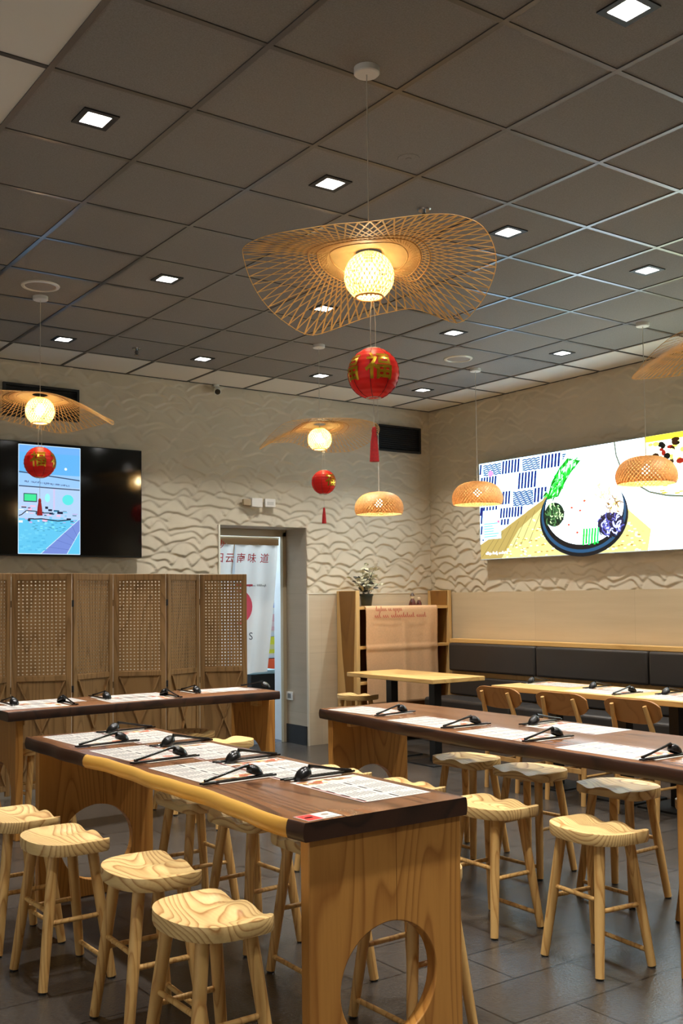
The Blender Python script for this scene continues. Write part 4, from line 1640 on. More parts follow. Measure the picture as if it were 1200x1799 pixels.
st0 = make_stool('')
A_, B_ = -PI / 2, PI / 2
stools = [
    (1.487, 2.795, A_ + 0.01, 'pine saddle stool nearest the camera, at the left side of the front table'),
    (1.560, 3.375, A_ - 0.04, 'second pine stool from the camera along the left side of the front table'),
    (1.490, 4.020, A_ + 0.02, 'third pine stool from the camera along the left side of the front table'),
    (1.475, 4.530, A_ + 0.05, 'farthest pine stool on the left side of the front table, cut by the left edge'),
    (2.300, 2.835, B_ + 0.02, 'pine stool tucked behind the near end panel of the front table, seen through its hole'),
    (2.292, 3.380, B_ - 0.02, 'pine stool under the front table, seen just left of the near end panel'),
    (2.300, 3.915, B_ + 0.06, 'pine stool under the middle of the front table, on its far side'),
    (2.285, 4.420, B_, 'pine stool under the far part of the front table, beside the far end panel'),
    (3.268, 2.845, A_ - 0.10, 'pine stool at the front of the aisle, left side of the right table'),
    (3.265, 3.440, A_ - 0.02, 'pine stool just right of the front table corner, left side of the right table'),
    (3.235, 4.030, A_ + 0.03, 'pine stool whose seat shows past the near corner of the front table top'),
    (3.200, 4.585, A_ + 0.04, 'pine stool whose seat shows below the far end panel of the right table'),
    (4.085, 2.800, B_, 'pine stool cut by the right edge, on the bench side of the right table'),
    (4.075, 3.375, B_ + 0.03, 'nearest fully seen pine stool on the bench side of the right table'),
    (4.090, 3.985, B_ + 0.06, 'middle pine stool on the bench side of the right table'),
    (4.090, 4.490, B_ + 0.06, 'farthest pine stool on the bench side of the right table'),
    (3.330, 6.610, PI + 0.10, 'pine stool tucked under the back table from its screen side'),
    (3.340, 6.030, 0.12, 'pine stool in front of the right end of the back table'),
    (2.325, 6.620, PI, 'pine stool beside the left end panel of the back table'),
    (5.900, 8.060, A_ + 0.25, 'pine stool by the shelf unit at the end of the small corner table'),
]
for i, (x, y, a, lab) in enumerate(stools):
    if i == 0:
        st0.location = (x, y, 0)
        st0.rotation_euler = (0, 0, a)
        st0['label'] = lab
    else:
        dup(st0, (x, y, 0), a, lab)

# ------------------------------------------------------------------ big slab tables
def slab(bm, left, right, z0, z1, sap=(0, 0), n=60, axis_y=True):
    """natural edge slab: left/right are (along, across) control points; materials 0 top, 1 edge, 2 sapwood edge"""
    la = np.array([p[0] for p in left]); lx = np.array([p[1] for p in left])
    ra = np.array([p[0] for p in right]); rx = np.array([p[1] for p in right])
    S0, S1 = la.min(), la.max()
    prof = [(0.0, 1.0), (0.006, 0.97), (0.014, 0.82), (0.020, 0.55), (0.018, 0.25), (0.008, 0.03), (0.0, 0.0)]
    rows = []
    for i in range(n + 1):
        s = S0 + (S1 - S0) * i / n
        xl = float(np.interp(s, la, lx)) + 0.004 * math.sin(s * 9.0) + 0.003 * math.sin(s * 21 + 1)
        xr = float(np.interp(s, ra, rx)) + 0.003 * math.sin(s * 7 + 2)
        live = 1.0 if sap[0] < s < sap[1] else 0.45
        row = []
        for off, f in prof:
            row.append((xl - off * live, z0 + (z1 - z0) * f))
        row2 = []
        for off, f in prof:
            row2.append((xr + off * 0.3, z0 + (z1 - z0) * f))
        rows.append((s, row, row2))
    V = []
    for s, r1, r2 in rows:
        mk = (lambda x, z: bm.verts.new((x, s, z))) if axis_y else (lambda x, z: bm.verts.new((s, -x, z)))
        V.append(([mk(x, z) for x, z in r1], [mk(x, z) for x, z in r2]))
    m = len(prof)
    for i in range(n):
        a, b_ = V[i], V[i + 1]
        s = (rows[i][0] + rows[i + 1][0]) / 2
        em = 2 if sap[0] < s < sap[1] else 1
        for j in range(m - 1):
            bm.faces.new((a[0][j], a[0][j + 1], b_[0][j + 1], b_[0][j])).material_index = em
            bm.faces.new((a[1][j], b_[1][j], b_[1][j + 1], a[1][j + 1])).material_index = 1
        bm.faces.new((a[0][0], b_[0][0], b_[1][0], a[1][0])).material_index = 0
        bm.faces.new((a[0][m - 1], a[1][m - 1], b_[1][m - 1], b_[0][m - 1])).material_index = 0
    for e in (0, n):
        bm.faces.new(V[e][0] + V[e][1][::-1]).material_index = 1
    return bm


def end_panel(wd, hgt, thk, hole=(0.19, 0.185, 0.262)):
    """board panel standing in the XZ plane with an oval opening"""
    bm = bmesh.new()
    a, b_, zc = hole
    n = 48
    inner, outer = [], []
    for k in range(n):
        t_ = 2 * PI * k / n
        inner.append((a * math.cos(t_), zc + b_ * math.sin(t_)))
        c, s = math.cos(t_), math.sin(t_)
        # square boundary in the same direction
        tx = (wd / 2) / abs(c) if abs(c) > 1e-6 else 1e9
        tz = ((hgt - zc) if s > 0 else zc) / abs(s) if abs(s) > 1e-6 else 1e9
        r = min(tx, tz)
        outer.append((r * c, zc + r * s))
    # exact corners
    for cx, cz in ((wd / 2, hgt), (-wd / 2, hgt), (-wd / 2, 0), (wd / 2, 0)):
        k = min(range(n), key=lambda q: (outer[q][0] - cx) ** 2 + (outer[q][1] - cz) ** 2)
        outer[k] = (cx, cz)
    R_in = {}
    for y in (-thk / 2, thk / 2):
        R_in[y] = ([bm.verts.new((x, y, z)) for x, z in inner], [bm.verts.new((x, y, z)) for x, z in outer])
    f0, f1 = R_in[-thk / 2], R_in[thk / 2]
    for k in range(n):
        k2 = (k + 1) % n
        bm.faces.new((f0[0][k], f0[0][k2], f0[1][k2], f0[1][k]))
        bm.faces.new((f1[0][k], f1[1][k], f1[1][k2], f1[0][k2]))
        bm.faces.new((f0[0][k], f1[0][k], f1[0][k2], f0[0][k2]))
        bm.faces.new((f0[1][k], f0[1][k2], f1[1][k2], f1[1][k]))
    return bm


TZ_, TT = 0.800, 0.058
# front table
ft = thing('slab_table', 'front dark walnut slab table with a yellow live edge, nearest the camera', 'table', (2.02, 3.835, 0), 0, 'walnut slab tables')
left = [(-1.245, -0.32), (-1.15, -0.332), (-0.95, -0.312), (-0.70, -0.292), (-0.45, -0.290), (-0.15, -0.292), (0.10, -0.288), (0.35, -0.286), (0.55, -0.305), (0.80, -0.322), (1.10, -0.318), (1.245, -0.320)]
right = [(-1.245, 0.325), (0, 0.325), (1.245, 0.33)]
obj('tabletop', slab(bmesh.new(), left, right, TZ_ - TT, TZ_, sap=(-1.16, 0.50)), [M['walnut'], M['bark'], M['sapwood']], ft, angle=50)
for yy, lab in ((-1.205, None), (1.17, None)):
    pn = obj('end_panel', end_panel(0.605, TZ_ - TT, 0.048), M['panel'], ft, loc=(0.008, yy, 0), bevel=0.004)
    for s in (-0.13, 0.13):
        obj('support_block', bx(s - 0.05, s + 0.05, (0.024 if yy < 0 else -0.064), (0.064 if yy < 0 else -0.024), TZ_ - TT - 0.05, TZ_ - TT - 0.0005), M['oak'], pn)

# right table
rt = thing('slab_table', 'right dark walnut slab table by the bench, running off the right edge', 'table', (3.80, 3.80, 0), 0, 'walnut slab tables')
left = [(-1.40, -0.455), (-1.0, -0.44), (-0.5, -0.425), (0.0, -0.402), (0.5, -0.36), (1.0, -0.30), (1.405, -0.262)]
right = [(-1.40, 0.35), (-0.7, 0.35), (0.2, 0.385), (1.0, 0.37), (1.36, 0.355), (1.405, 0.34)]
obj('tabletop', slab(bmesh.new(), left, right, TZ_ - TT, TZ_), [M['walnut'], M['bark'], M['sapwood']], rt, angle=50)
for yy, xx, wd in ((-1.30, -0.05, 0.76), (1.33, 0.045, 0.575)):
    pn = obj('end_panel', end_panel(wd, TZ_ - TT, 0.048), M['panel'], rt, loc=(xx, yy, 0), bevel=0.004)
    for s in (-0.13, 0.13):
        obj('support_block', bx(s - 0.05, s + 0.05, (0.024 if yy < 0 else -0.064), (0.064 if yy < 0 else -0.024), TZ_ - TT - 0.05, TZ_ - TT - 0.0005), M['oak'], pn)

# back table
bt = thing('slab_table', 'back dark walnut slab table in front of the folding screen', 'table', (2.985, 6.655, 0), 0, 'walnut slab tables')
left = [(-1.0, -0.30), (0, -0.285), (1.0, -0.31)]
right = [(-1.0, 0.27), (0, 0.265), (1.0, 0.29)]
bm = bmesh.new()
# long axis along x: across axis is y
slab(bm, [(a, b_) for a, b_ in [(-1.0, -0.28), (0.0, -0.275), (1.0, -0.29)]], [(-1.0, 0.375), (0.0, 0.28), (1.0, 0.27)], TZ_ - TT, TZ_, axis_y=False)
obj('tabletop', bm, [M['walnut_x'], M['bark'], M['sapwood']], bt, angle=50)
for xx in (-0.90, 0.93):
    pn = obj('end_panel', end_panel(0.555, TZ_ - TT, 0.048), M['panel'], bt, loc=(xx, 0.0 if xx > 0 else -0.01, 0), rotz=PI / 2, bevel=0.004)
    for s in (-0.13, 0.13):
        obj('support_block', bx(s - 0.05, s + 0.05, (0.024 if xx > 0 else -0.064), (0.064 if xx > 0 else -0.024), TZ_ - TT - 0.05, TZ_ - TT - 0.0005), M['oak'], pn)

# ------------------------------------------------------------------ small tables with black columns
def small_table(x0, x1, y0, y1, label, col_y=None, group='small oak tables with a black column'):
    cx, cy = (x0 + x1) / 2, (y0 + y1) / 2
    t = thing('pedestal_table', label, 'table', (cx, cy, 0), 0, group)
    obj('tabletop', bx(x0 - cx, x1 - cx, y0 - cy + 0.001, y1 - cy - 0.001, 0.728, 0.766), M['oak'], t, bevel=0.004)
    oy = (col_y - cy) if col_y else 0
    obj('column', bx(-0.04, 0.04, oy - 0.04, oy + 0.04, 0.012, 0.722), M['black_matt'], t, bevel=0.003)
    obj('mounting_plate', bx(-0.15, 0.15, oy - 0.15, oy + 0.15, 0.722, 0.728), M['black_matt'], t)
    bm = bmesh.new()
    add_box(bm, (0, oy, 0.006), (0.40, 0.40, 0.012))
    obj('base_plate', bm, M['black_matt'], t, bevel=0.003)


small_table(5.735, 6.345, 6.735, 7.36, 'small oak table in the corner, its bare end towards the chairs', 7.06)
small_table(5.735, 6.345, 7.36, 7.985, 'small oak table in the corner, against the cloth covered shelf', 7.68)
small_table(5.735, 6.345, 5.40, 6.02, 'small oak bench table with a bare wood front corner, left of its row', 5.62)
small_table(5.735, 6.345, 4.72, 5.40, 'small oak bench table in the middle of its row', 4.95)
small_table(5.735, 6.345, 4.04, 4.72, 'small oak bench table at the right edge of the picture', 4.50)

# ------------------------------------------------------------------ chairs
def make_chair(label):
    """faces +x (towards the bench); origin under the middle of the seat"""
    t = thing('dining_chair', label, 'chair', (0, 0, 0), 0, 'curved back wooden chairs')
    # seat
    pts = []
    for k in range(40):
        a = 2 * PI * k / 40
        c, s = math.cos(a), math.sin(a)
        p = 4.0
        r = (abs(c / 0.205) ** p + abs(s / 0.205) ** p) ** (-1 / p)
        pts.append((r * c, r * s))
    obj('seat', add_prism(bmesh.new(), pts, 0.43, 0.455), M['chair'], t, bevel=0.005)
    hb = 0.165
    for s in (-1, 1):
        bm = bmesh.new()
        path = [(-0.20, s * hb, 0.0), (-0.185, s * hb, 0.25), (-0.18, s * hb, 0.44), (-0.215, s * (hb - 0.012), 0.60), (-0.262, s * (hb - 0.028), 0.745)]
        add_tube(bm, path, [0.017, 0.018, 0.0185, 0.018, 0.014], 10)
        obj('rear_leg', bm, M['chair'], t)
        bm = bmesh.new()
        add_tube(bm, [(0.17, s * hb, 0.0), (0.165, s * hb, 0.43)], [0.015, 0.018], 10)
        obj('front_leg', bm, M['chair'], t)
    bm = bmesh.new()
    # curved back board
    n = 22
    rows = []
    for i in range(n + 1):
        u = -1 + 2 * i / n
        y = u * 0.232
        bow = -0.012 * (1 - u * u)
        half = 0.082 * (1 - abs(u) ** 5.0 * 0.62)
        zc = 0.700 + 0.012 * (u * u)
        row = []
        for off in (-0.008, 0.008):
            for sg in (-1, 1):
                z = zc + sg * half
                lean = -(z - 0.70) * 0.30
                row.append(bm.verts.new((-0.212 + bow + lean + off, y, z)))
        rows.append(row)
    for i in range(n):
        a, b_ = rows[i], rows[i + 1]
        bm.faces.new((a[0], b_[0], b_[1], a[1]))
        bm.faces.new((a[2], a[3], b_[3], b_[2]))
        bm.faces.new((a[1], b_[1], b_[3], a[3]))
        bm.faces.new((a[0], a[2], b_[2], b_[0]))
    bm.faces.new((rows[0][0], rows[0][1], rows[0][3], rows[0][2]))
    bm.faces.new((rows[n][0], rows[n][2], rows[n][3], rows[n][1]))
    obj('backrest', bm, M['chair_back'], t, bevel=0.004)
    for s in (-1, 1):
        bm = bmesh.new()
        add_box(bm, (0, s * hb, 0.405), (0.33, 0.018, 0.045))
        obj('seat_rail', bm, M['chair'], t, bevel=0.002)
        bm = bmesh.new()
        add_tube(bm, [(-0.19, s * hb, 0.20), (0.168, s * hb, 0.20)], 0.009, 8)
        obj('stretcher', bm, M['chair'], t)
    for xx in (-0.182, 0.166):
        bm = bmesh.new()
        add_box(bm, (xx, 0, 0.405), (0.018, 2 * hb - 0.02, 0.045))
        obj('seat_rail', bm, M['chair'], t, bevel=0.002)
    bm = bmesh.new()
    add_box(bm, (-0.187, 0, 0.235), (0.016, 2 * hb - 0.02, 0.035))
    obj('stretcher', bm, M['chair'], t, bevel=0.002)
    return t


ch0 = make_chair('curved back wooden chair nearest the shelf, left of the three chair backs')
ch0.location = (5.765, 5.745, 0)
dup(ch0, (5.765, 5.115, 0), 0.03, 'middle of the three curved back wooden chairs at the bench tables')
dup(ch0, (5.765, 4.480, 0), -0.02, 'curved back wooden chair nearest the right edge, at the bench tables')

# ------------------------------------------------------------------ bench along the right wall
BN = thing('banquette_bench', 'long charcoal upholstered bench with an oak ledge along the right wall', 'bench', (7.0, 5.0, 0))
b0, b1 = 2.2 - 5.0, 8.16 - 5.0
BXo = 7.0
obj('plinth', bx(6.90 - BXo, 7.348 - BXo, b0, b1, 0.0, 0.34), M['oak_dark'], BN)
joints = [8.16, 6.92, 5.62, 4.32, 3.02, 2.2]
obj('back_board', bx(7.235 - BXo, 7.348 - BXo, b0, b1, 0.34, 0.995), M['oak_z'], BN)
obj('ledge', bx(7.205 - BXo, 7.350 - BXo, b0, b1 + 0.02, 0.995, 1.035), M['oak'], BN, bevel=0.003)
for a, b_ in zip(joints[:-1], joints[1:]):
    y0, y1 = b_ - 5.0 + 0.006, a - 5.0 - 0.006
    obj('back_cushion', bx(7.165 - BXo, 7.235 - BXo, y0, y1, 0.705, 0.992), M['leather'], BN, bevel=0.022, seg=4)
    obj('lower_cushion', bx(7.175 - BXo, 7.235 - BXo, y0, y1, 0.46, 0.655), M['leather'], BN, bevel=0.018, seg=4)
    obj('seat_cushion', bx(6.82 - BXo, 7.20 - BXo, y0, y1, 0.34, 0.456), M['leather'], BN, bevel=0.03, seg=4)

# ------------------------------------------------------------------ corner shelf unit with cloth, plant, ornaments
SU = thing('shelf_unit', 'oak shelf unit with tapered dark side inlays in the far corner', 'shelf', (6.715, 8.47, 0))
ux0, ux1, uy0, uy1 = 6.085 - 6.715, 7.348 - 6.715, 8.30 - 8.47, 8.636 - 8.47
obj('side_board', bx(ux0, ux0 + 0.045, uy0, uy1, 0, 1.542), M['oak_z'], SU, bevel=0.003)
obj('side_board', bx(ux1 - 0.045, ux1, uy0, uy1, 0, 1.542), M['oak_z'], SU, bevel=0.003)
for xx in (ux0 - 0.006, ux1 - 0.051):
    bm = bmesh.new()
    ring = [(uy0 + 0.012, 1.538), (uy1 - 0.05, 1.538), (uy1 - 0.10, 0.9), (uy1 - 0.15, 0.55), (uy1 - 0.165, 0.30), (uy0 + 0.075, 0.30), (uy0 + 0.055, 0.6)]
    a = [bm.verts.new((xx, y, z)) for y, z in ring]
    b_ = [bm.verts.new((xx + 0.006, y, z)) for y, z in ring]
    bm.faces.new(a)
    bm.faces.new(b_[::-1])
    for k in range(len(ring)):
        k2 = (k + 1) % len(ring)
        bm.faces.new((a[k], b_[k], b_[k2], a[k2]))
    obj('side_inlay', bm, M['oak_dark'], SU)
obj('back_board', bx(ux0 + 0.045, ux1 - 0.045, uy1 - 0.015, uy1, 0.05, 1.35), M['oak_dark'], SU)
for z in (1.352, 0.955, 0.60, 0.10):
    obj('shelf_board', bx(ux0 + 0.045, ux1 - 0.045, uy0 + 0.004, uy1 - 0.015, z, z + 0.03), M['oak'], SU, bevel=0.002)
TOPZ = 1.3825
# cloth over the front
verts, faces = [], []
nu, nv = 56, 46
cx0, cx1 = 6.190, 7.135
for i in range(nv + 1):
    v = i / nv
    s = v * 1.10           # distance along the cloth from its back edge
    for j in range(nu + 1):
        u = j / nu
        x = cx0 + (cx1 - cx0) * u
        if s < 0.10:
            y, z = 8.298 + 0.10 - s, TOPZ + 0.0035
        else:
            dd = s - 0.10
            fold = 0.009 * (1 - math.exp(-dd * 4)) * (math.sin(u * 34) * 0.6 + math.sin(u * 19 + 1.3)) * (1.0 if u > 0.5 else 0.35)
            crease = -0.011 * math.exp(-((u - 0.505) / 0.012) ** 2) - 0.010 * math.exp(-((dd - 0.43) / 0.012) ** 2)
            y, z = 8.2875 - abs(0.016) * (1 - math.exp(-dd * 5)) + fold + crease, TOPZ + 0.0035 - dd * 0.985
        verts.append((x + 0.004 * math.sin(s * 9), y, z))
for i in range(nv):
    for j in range(nu):
        p = i * (nu + 1) + j
        faces.append((p, p + 1, p + nu + 2, p + nu + 1))
clo = tag(raw_obj('draped_cloth', verts, faces, M['cloth']), 'peach cotton cloth with faded red script draped over the corner shelf', 'cloth')
sm = clo.modifiers.new('thickness', 'SOLIDIFY')
sm.thickness = 0.0015
for seed, wl, z, x, L in ((3, (7, 2, 6), 1.335, 6.30, 0.36), (6, (3, 3, 12, 5), 1.268, 6.285, 0.70)):
    vs, fs, xl = scrawl(wl, 0.050, seed, wd=0.006)
    raw_obj('red_script', [(x + px * L / xl, 8.2565, z + pz) for px, pz in vs], fs, M['cloth_red'], clo, smooth=False)

# potted plant on the shelf
pl = thing('potted_plant', 'pale leafy plant in a dark pot on top of the corner shelf', 'plant', (6.345, 8.475, TOPZ))
bm = bmesh.new()
add_lathe(bm, [(0, 0), (0.050, 0), (0.054, 0.006), (0.066, 0.105), (0.072, 0.108), (0.073, 0.128), (0.066, 0.128), (0.064, 0.112), (0, 0.112)], 32)
obj('pot', bm, M['pot'], pl)
rp = random.Random(8)
bs, bl, bd = bmesh.new(), bmesh.new(), bmesh.new()


def leaf(bm, p, d, L, wd):
    d = d.normalized()
    s = d.cross(Vector((rp.uniform(-1, 1), rp.uniform(-1, 1), rp.uniform(-0.4, 1)))).normalized()
    n_ = s.cross(d)
    rings = []
    for q in range(5):
        f = q / 4
        w_ = wd * math.sin(PI * min(1, f * 0.9 + 0.08)) ** 0.8
        c = p + d * (L * f) + n_ * (-0.25 * L * f * f)
        rings.append((bm.verts.new(c - s * w_ / 2), bm.verts.new(c + n_ * 0.002), bm.verts.new(c + s * w_ / 2)))
    for a, b_ in zip(rings[:-1], rings[1:]):
        bm.faces.new((a[0], a[1], b_[1], b_[0]))
        bm.faces.new((a[1], a[2], b_[2], b_[1]))


for k in range(15):
    a = 2 * PI * k / 15 + rp.uniform(-0.2, 0.2)
    sp_ = rp.uniform(0.04, 0.19)
    hh_ = rp.uniform(0.20, 0.40)
    if k == 4:
        sp_, hh_ = 0.03, 0.44
    p0 = Vector((0.025 * math.cos(a), 0.025 * math.sin(a), 0.11))
    p2 = Vector((sp_ * math.cos(a), sp_ * math.sin(a) * 0.7, hh_))
    pm = (p0 + p2) / 2 + Vector((0, 0, 0.04))
    add_tube(bs, [p0, pm, p2], [0.003, 0.0025, 0.0015], 6)
    for q in range(10):
        f = 0.22 + 0.8 * q / 9
        b_ = (p0.lerp(pm, f * 2) if f < 0.5 else pm.lerp(p2, min(1, f * 2 - 1)))
        aa = rp.uniform(0, 2 * PI)
        d = Vector((math.cos(aa), math.sin(aa), rp.uniform(-0.2, 0.9)))
        leaf(bd if rp.random() < 0.2 else bl, b_, d, rp.uniform(0.045, 0.075), rp.uniform(0.022, 0.034))
obj('stems', bs, M['leaf_dark'], pl)
obj('pale_leaves', bl, M['leaf'], pl)
obj('dark_leaves', bd, M['leaf_dark'], pl)


def figurine(x, sc, label, hat):
    t = thing('figurine', label, 'ornament', (x, 8.475, TOPZ), 0.4, 'small ornaments on the corner shelf')
    bm = bmesh.new()
    add_lathe(bm, [(0, 0), (0.034 * sc, 0), (0.036 * sc, 0.006), (0.026 * sc, 0.04 * sc), (0.014 * sc, 0.062 * sc), (0, 0.066 * sc)], 20)
    obj('body', bm, plain('ornament_dark_red', srgb(92, 44, 36), 0.5), t)
    bm = bmesh.new()
    add_lathe(bm, [(0, 0.058 * sc), (0.016 * sc, 0.064 * sc), (0.021 * sc, 0.08 * sc), (0.016 * sc, 0.096 * sc), (0, 0.102 * sc)], 18)
    obj('head', bm, plain('ornament_cream', srgb(214, 196, 166), 0.5), t)
    bm = bmesh.new()
    if hat:
        add_lathe(bm, [(0.024 * sc, 0.09 * sc), (0.018 * sc, 0.10 * sc), (0.010 * sc, 0.115 * sc), (0, 0.12 * sc)], 16)
    for s in (-1, 1):
        add_tube(bm, [(s * 0.02 * sc, 0, 0.05 * sc), (s * 0.038 * sc, -0.008, 0.03 * sc)], [0.007 * sc, 0.006 * sc], 8)
    obj('arms', bm, plain('ornament_brown', srgb(70, 50, 40), 0.5), t)


figurine(6.955, 1.15, 'small figurine ornament on the corner shelf, taller of the two', True)
figurine(7.045, 0.9, 'small figurine ornament on the corner shelf, shorter of the two', False)

# ------------------------------------------------------------------ place settings
rm = random.Random(21)


def menu_mesh(seed):
    """printed paper menu 0.46 x 0.285; u to the reader's right, v away from the reader"""
    r = random.Random(seed)
    W2, D = 0.225, 0.285
    pol = [(rect(-W2, 0, W2, D), srgb(212, 208, 202))]
    ink = srgb(96, 92, 90)
    # coloured picture strip at the right hand end
    for k in range(26):
        x, y = r.uniform(0.15, 0.205), r.uniform(0.01, 0.26)
        pol.append((ell(x, y, r.uniform(0.008, 0.02), r.uniform(0.008, 0.022), 9), r.choice([srgb(206, 140, 92), srgb(226, 206, 160), srgb(150, 100, 70), srgb(214, 190, 120), srgb(200, 110, 80)])))
    for c in range(4):
        x0 = -W2 + 0.012 + c * 0.089
        for blk in range(2):
            yb = 0.012 + blk * 0.138
            pol.append((rect(x0, yb + 0.114, x0 + 0.052, yb + 0.124), srgb(40, 36, 36)))
            for k in range(7):
                y = yb + 0.006 + k * 0.0148
                pol.append((rect(x0, y, x0 + r.uniform(0.045, 0.072), y + 0.0052), ink))
                pol.append((rect(x0 + 0.075, y, x0 + 0.081, y + 0.0035), srgb(170, 140, 120)))
    pol.append((rect(-W2, D - 0.012, 0.10, D - 0.006), srgb(150, 60, 50)))
    verts, faces, cols = [], [], []
    for n, (pts, col) in enumerate(pol):
        base = len(verts)
        for u, v in pts:
            verts.append((u, v, 0.0008 + (0.00015 if n else 0)))
        faces.append(tuple(range(base, base + len(pts))))
        cols.append(col)
    base = len(verts)
    for z in (0.0, 0.0008):
        verts += [(-W2, 0, z), (W2, 0, z), (W2, D, z), (-W2, D, z)]
    faces.append((base + 3, base + 2, base + 1, base))
    cols.append(srgb(212, 208, 202))
    for k in range(4):
        faces.append((base + k, base + (k + 1) % 4, base + 4 + (k + 1) % 4, base + 4 + k))
        cols.append(srgb(212, 208, 202))
    return raw_obj('paper_menu', verts, faces, M['paper'], smooth=False, cols=cols)


def spoon_mesh():
    bm = bmesh.new()
    # handle rising to the neck, bowl turned over with its tip on the sleeve
    add_tube(bm, [(0.0, 0.03, 0.012), (0.004, 0.09, 0.022), (0.008, 0.16, 0.036), (0.010, 0.205, 0.045), (0.011, 0.225, 0.046)], [0.0062, 0.0052, 0.005, 0.006, 0.009], 8)
    n, m = 20, 7
    rings = []
    for i in range(m + 1):
        f = i / m
        ring = []
        for k in range(n):
            a = 2 * PI * k / n
            rr = math.sin(f * PI / 2)
            ring.append(bm.verts.new((0.012 + 0.029 * rr * math.cos(a), 0.255 + 0.036 * rr * math.sin(a) - 0.004 * (1 - f), 0.047 - 0.036 * (1 - math.cos(f * PI / 2)) - 0.012 * rr * math.sin(a))))
        rings.append(ring)
    for i in range(m):
        for k in range(n):
            if i == 0:
                continue
            bm.faces.new((rings[i][k], rings[i][(k + 1) % n], rings[i + 1][(k + 1) % n], rings[i + 1][k]))
    bm.faces.new(rings[1])
    # inner shell
    prev = rings[-1]
    for i in range(m, 1, -1):
        ring = [bm.verts.new((v.co.x * 0.93 + 0.012 * 0.07, 0.255 + (v.co.y - 0.255) * 0.93, v.co.z - 0.0022)) for v in rings[i]]
        for k in range(n):
            bm.faces.new((prev[k], ring[k], ring[(k + 1) % n], prev[(k + 1) % n]))
        prev = ring
    bm.faces.new(prev)
    return bm


menu_src = [menu_mesh(1), menu_mesh(2)]
slv = obj('chopstick_sleeve', bx(-0.019, 0.019, 0.075, 0.300, 0.0, 0.0025), M['napkin'])
bm = bmesh.new()
add_bar(bm, (0, 0.005, 0.0075), (0.002, 0.325, 0.0068), 0.0075, 0.0075)
chp = obj('chopstick', bm, M['melamine'], bevel=0.0015)
spn = obj('soup_spoon', spoon_mesh(), M['melamine'], angle=60)
src_used = {'menu0': False, 'menu1': False, 'slv': False, 'chp': False, 'spn': False}


def place(src, key, loc, rot, label, cat, group):
    if not src_used[key]:
        o = src
        src_used[key] = True
    else:
        o = src.copy()
        C.objects.link(o)
    o.location = loc
    o.rotation_euler = (0, 0, rot)
    return tag(o, label, cat, group)


n_set = 0


def setting(x, y, rot, z, where, jitter=0.0, menu=True, off=0.265, rev=False):
    """x, y: middle of the diner's place on the table edge; rot: 0 when the diner looks along +y"""
    global n_set
    c, s = math.cos(rot), math.sin(rot)

    def w_(u, v):
        return (x + u * c - v * s, y + u * s + v * c)
    k = n_set % 2
    n_set += 1
    if menu:
        px, py = w_(0.0, 0.035)
        place(menu_src[k], 'menu%d' % k, (px, py, z + 0.0004), rot + jitter * 0.5, 'printed paper menu ' + where, 'menu', 'printed paper menus on the tables')
    px, py = w_(off, 0.0)
    place(slv, 'slv', (px, py, z + 0.0016), rot + jitter, 'white chopstick sleeve ' + where, 'chopstick sleeve', 'white paper sleeves on the tables')
    px, py = w_(off - 0.007, 0.0)
    place(chp, 'chp', (px, py, z + 0.0005), rot + jitter + 0.012, 'black chopstick ' + where, 'chopstick', 'black chopsticks ' + where)
    px, py = w_(off + 0.006, 0.004)
    place(chp, 'chp', (px, py, z + 0.0005), rot + jitter - 0.006, 'black chopstick ' + where, 'chopstick', 'black chopsticks ' + where)
    px, py = w_(off - 0.012, 0.0)
    place(spn, 'spn', (px, py, z + 0.002), rot + jitter + 0.10, 'black soup spoon ' + where, 'spoon', 'black soup spoons on the tables')


# front table, diners on the left side look along +x
setting(1.735, 4.800, -PI / 2, TZ_, 'at the far end of the front table, live edge side', 0.10)
setting(1.735, 4.195, -PI / 2, TZ_, 'at the middle of the front table, live edge side', 0.10)
setting(1.735, 3.590, -PI / 2, TZ_, 'nearest the camera on the live edge side of the front table', 0.06)
setting(2.345, 4.715, PI / 2, TZ_, 'at the far end of the front table, straight edge side', 0.05)
setting(2.345, 4.090, PI / 2, TZ_, 'second from the far end of the front table, straight edge side', 0.05)
setting(2.345, 3.490, PI / 2, TZ_, 'third from the far end of the front table, straight edge side', 0.05)
setting(2.345, 2.955, PI / 2, TZ_, 'nearest the camera on the straight edge side of the front table', 0.0)
# right table
setting(3.515, 4.895, -PI / 2, TZ_, 'at the far end of the right table', 0.15)
setting(3.440, 4.245, -PI / 2, TZ_, 'second from the far end of the right table, aisle side', -0.02)
setting(3.405, 3.640, -PI / 2, TZ_, 'third from the far end of the right table, aisle side', 0.0)
setting(3.375, 2.960, -PI / 2, TZ_, 'at the right edge of the picture on the right table', 0.0)
setting(4.180, 3.585, PI / 2, TZ_, 'on the bench side of the right table', 0.06)
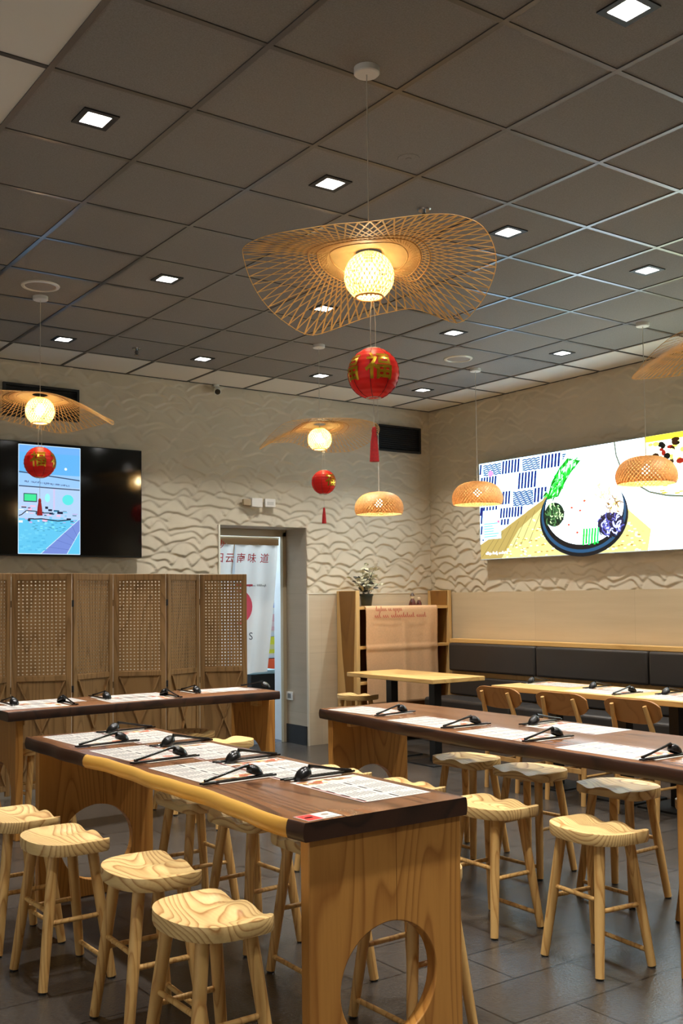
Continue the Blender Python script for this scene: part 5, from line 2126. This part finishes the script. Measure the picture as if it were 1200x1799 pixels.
# back table
setting(2.195, 6.375, 0.0, TZ_, 'on the near side of the back table, towards its left end', -0.05)
setting(2.930, 6.370, 0.0, TZ_, 'on the near side of the back table, towards its right end', -0.05)
setting(2.395, 6.945, PI, TZ_, 'at the left end of the back table, screen side', 0.0)
setting(3.020, 6.925, PI, TZ_, 'on the screen side of the back table, second from its left end', 0.0)
setting(3.700, 6.925, PI, TZ_, 'on the screen side of the back table, third from its left end', 0.0, off=0.262)
place(spn, 'spn', (3.93, 6.90, TZ_ + 0.001), PI + 0.5, 'black soup spoon at the right end of the back table by the doorway', 'spoon', 'black soup spoons on the tables')
place(slv, 'slv', (3.93, 6.78, TZ_ + 0.0004), PI * 0.55, 'white paper chopstick sleeve at the right end of the back table by the doorway', 'chopstick sleeve', 'white paper sleeves on the tables')
# bench tables
BZ = 0.766
setting(6.335, 5.685, PI / 2, BZ, 'on the leftmost bench table', 0.02)
setting(6.335, 5.045, PI / 2, BZ, 'on the middle bench table, bench side', 0.02)
setting(6.335, 4.385, PI / 2, BZ, 'on the right bench table, bench side', 0.02)
setting(5.745, 5.080, -PI / 2, BZ, 'on the middle bench table, chair side', 0.02)
setting(5.745, 4.430, -PI / 2, BZ, 'on the right bench table, chair side', 0.02)

# small card on the near corner of the front table
pol = [(rect(-0.065, -0.04, 0.065, 0.04), srgb(226, 222, 214)), (rect(-0.062, -0.037, -0.005, 0.037), srgb(222, 62, 56))]
pol += [(ell(0.032, 0.008, 0.014, 0.010, 10), srgb(150, 130, 110)), (rect(0.010, -0.03, 0.055, -0.025), srgb(120, 116, 112)), (rect(-0.05, -0.006, -0.02, 0.006), srgb(240, 220, 214))]
verts, faces, cols = [], [], []
for n, (pts, col) in enumerate(pol):
    base = len(verts)
    for u, v in pts:
        verts.append((u, v, 0.0012 + (0.0002 if n else 0)))
    faces.append(tuple(range(base, base + len(pts))))
    cols.append(col)
base = len(verts)
for z in (0.0, 0.0012):
    verts += [(-0.065, -0.04, z), (0.065, -0.04, z), (0.065, 0.04, z), (-0.065, 0.04, z)]
for k in range(4):
    faces.append((base + k, base + (k + 1) % 4, base + 4 + (k + 1) % 4, base + 4 + k))
    cols.append(srgb(226, 222, 214))
tag(raw_obj('notice_card', verts, faces, M['paper'], loc=(1.785, 2.645, TZ_ + 0.0003), rotz=0.05, smooth=False, cols=cols), 'small red and white card on the near corner of the front table', 'card')
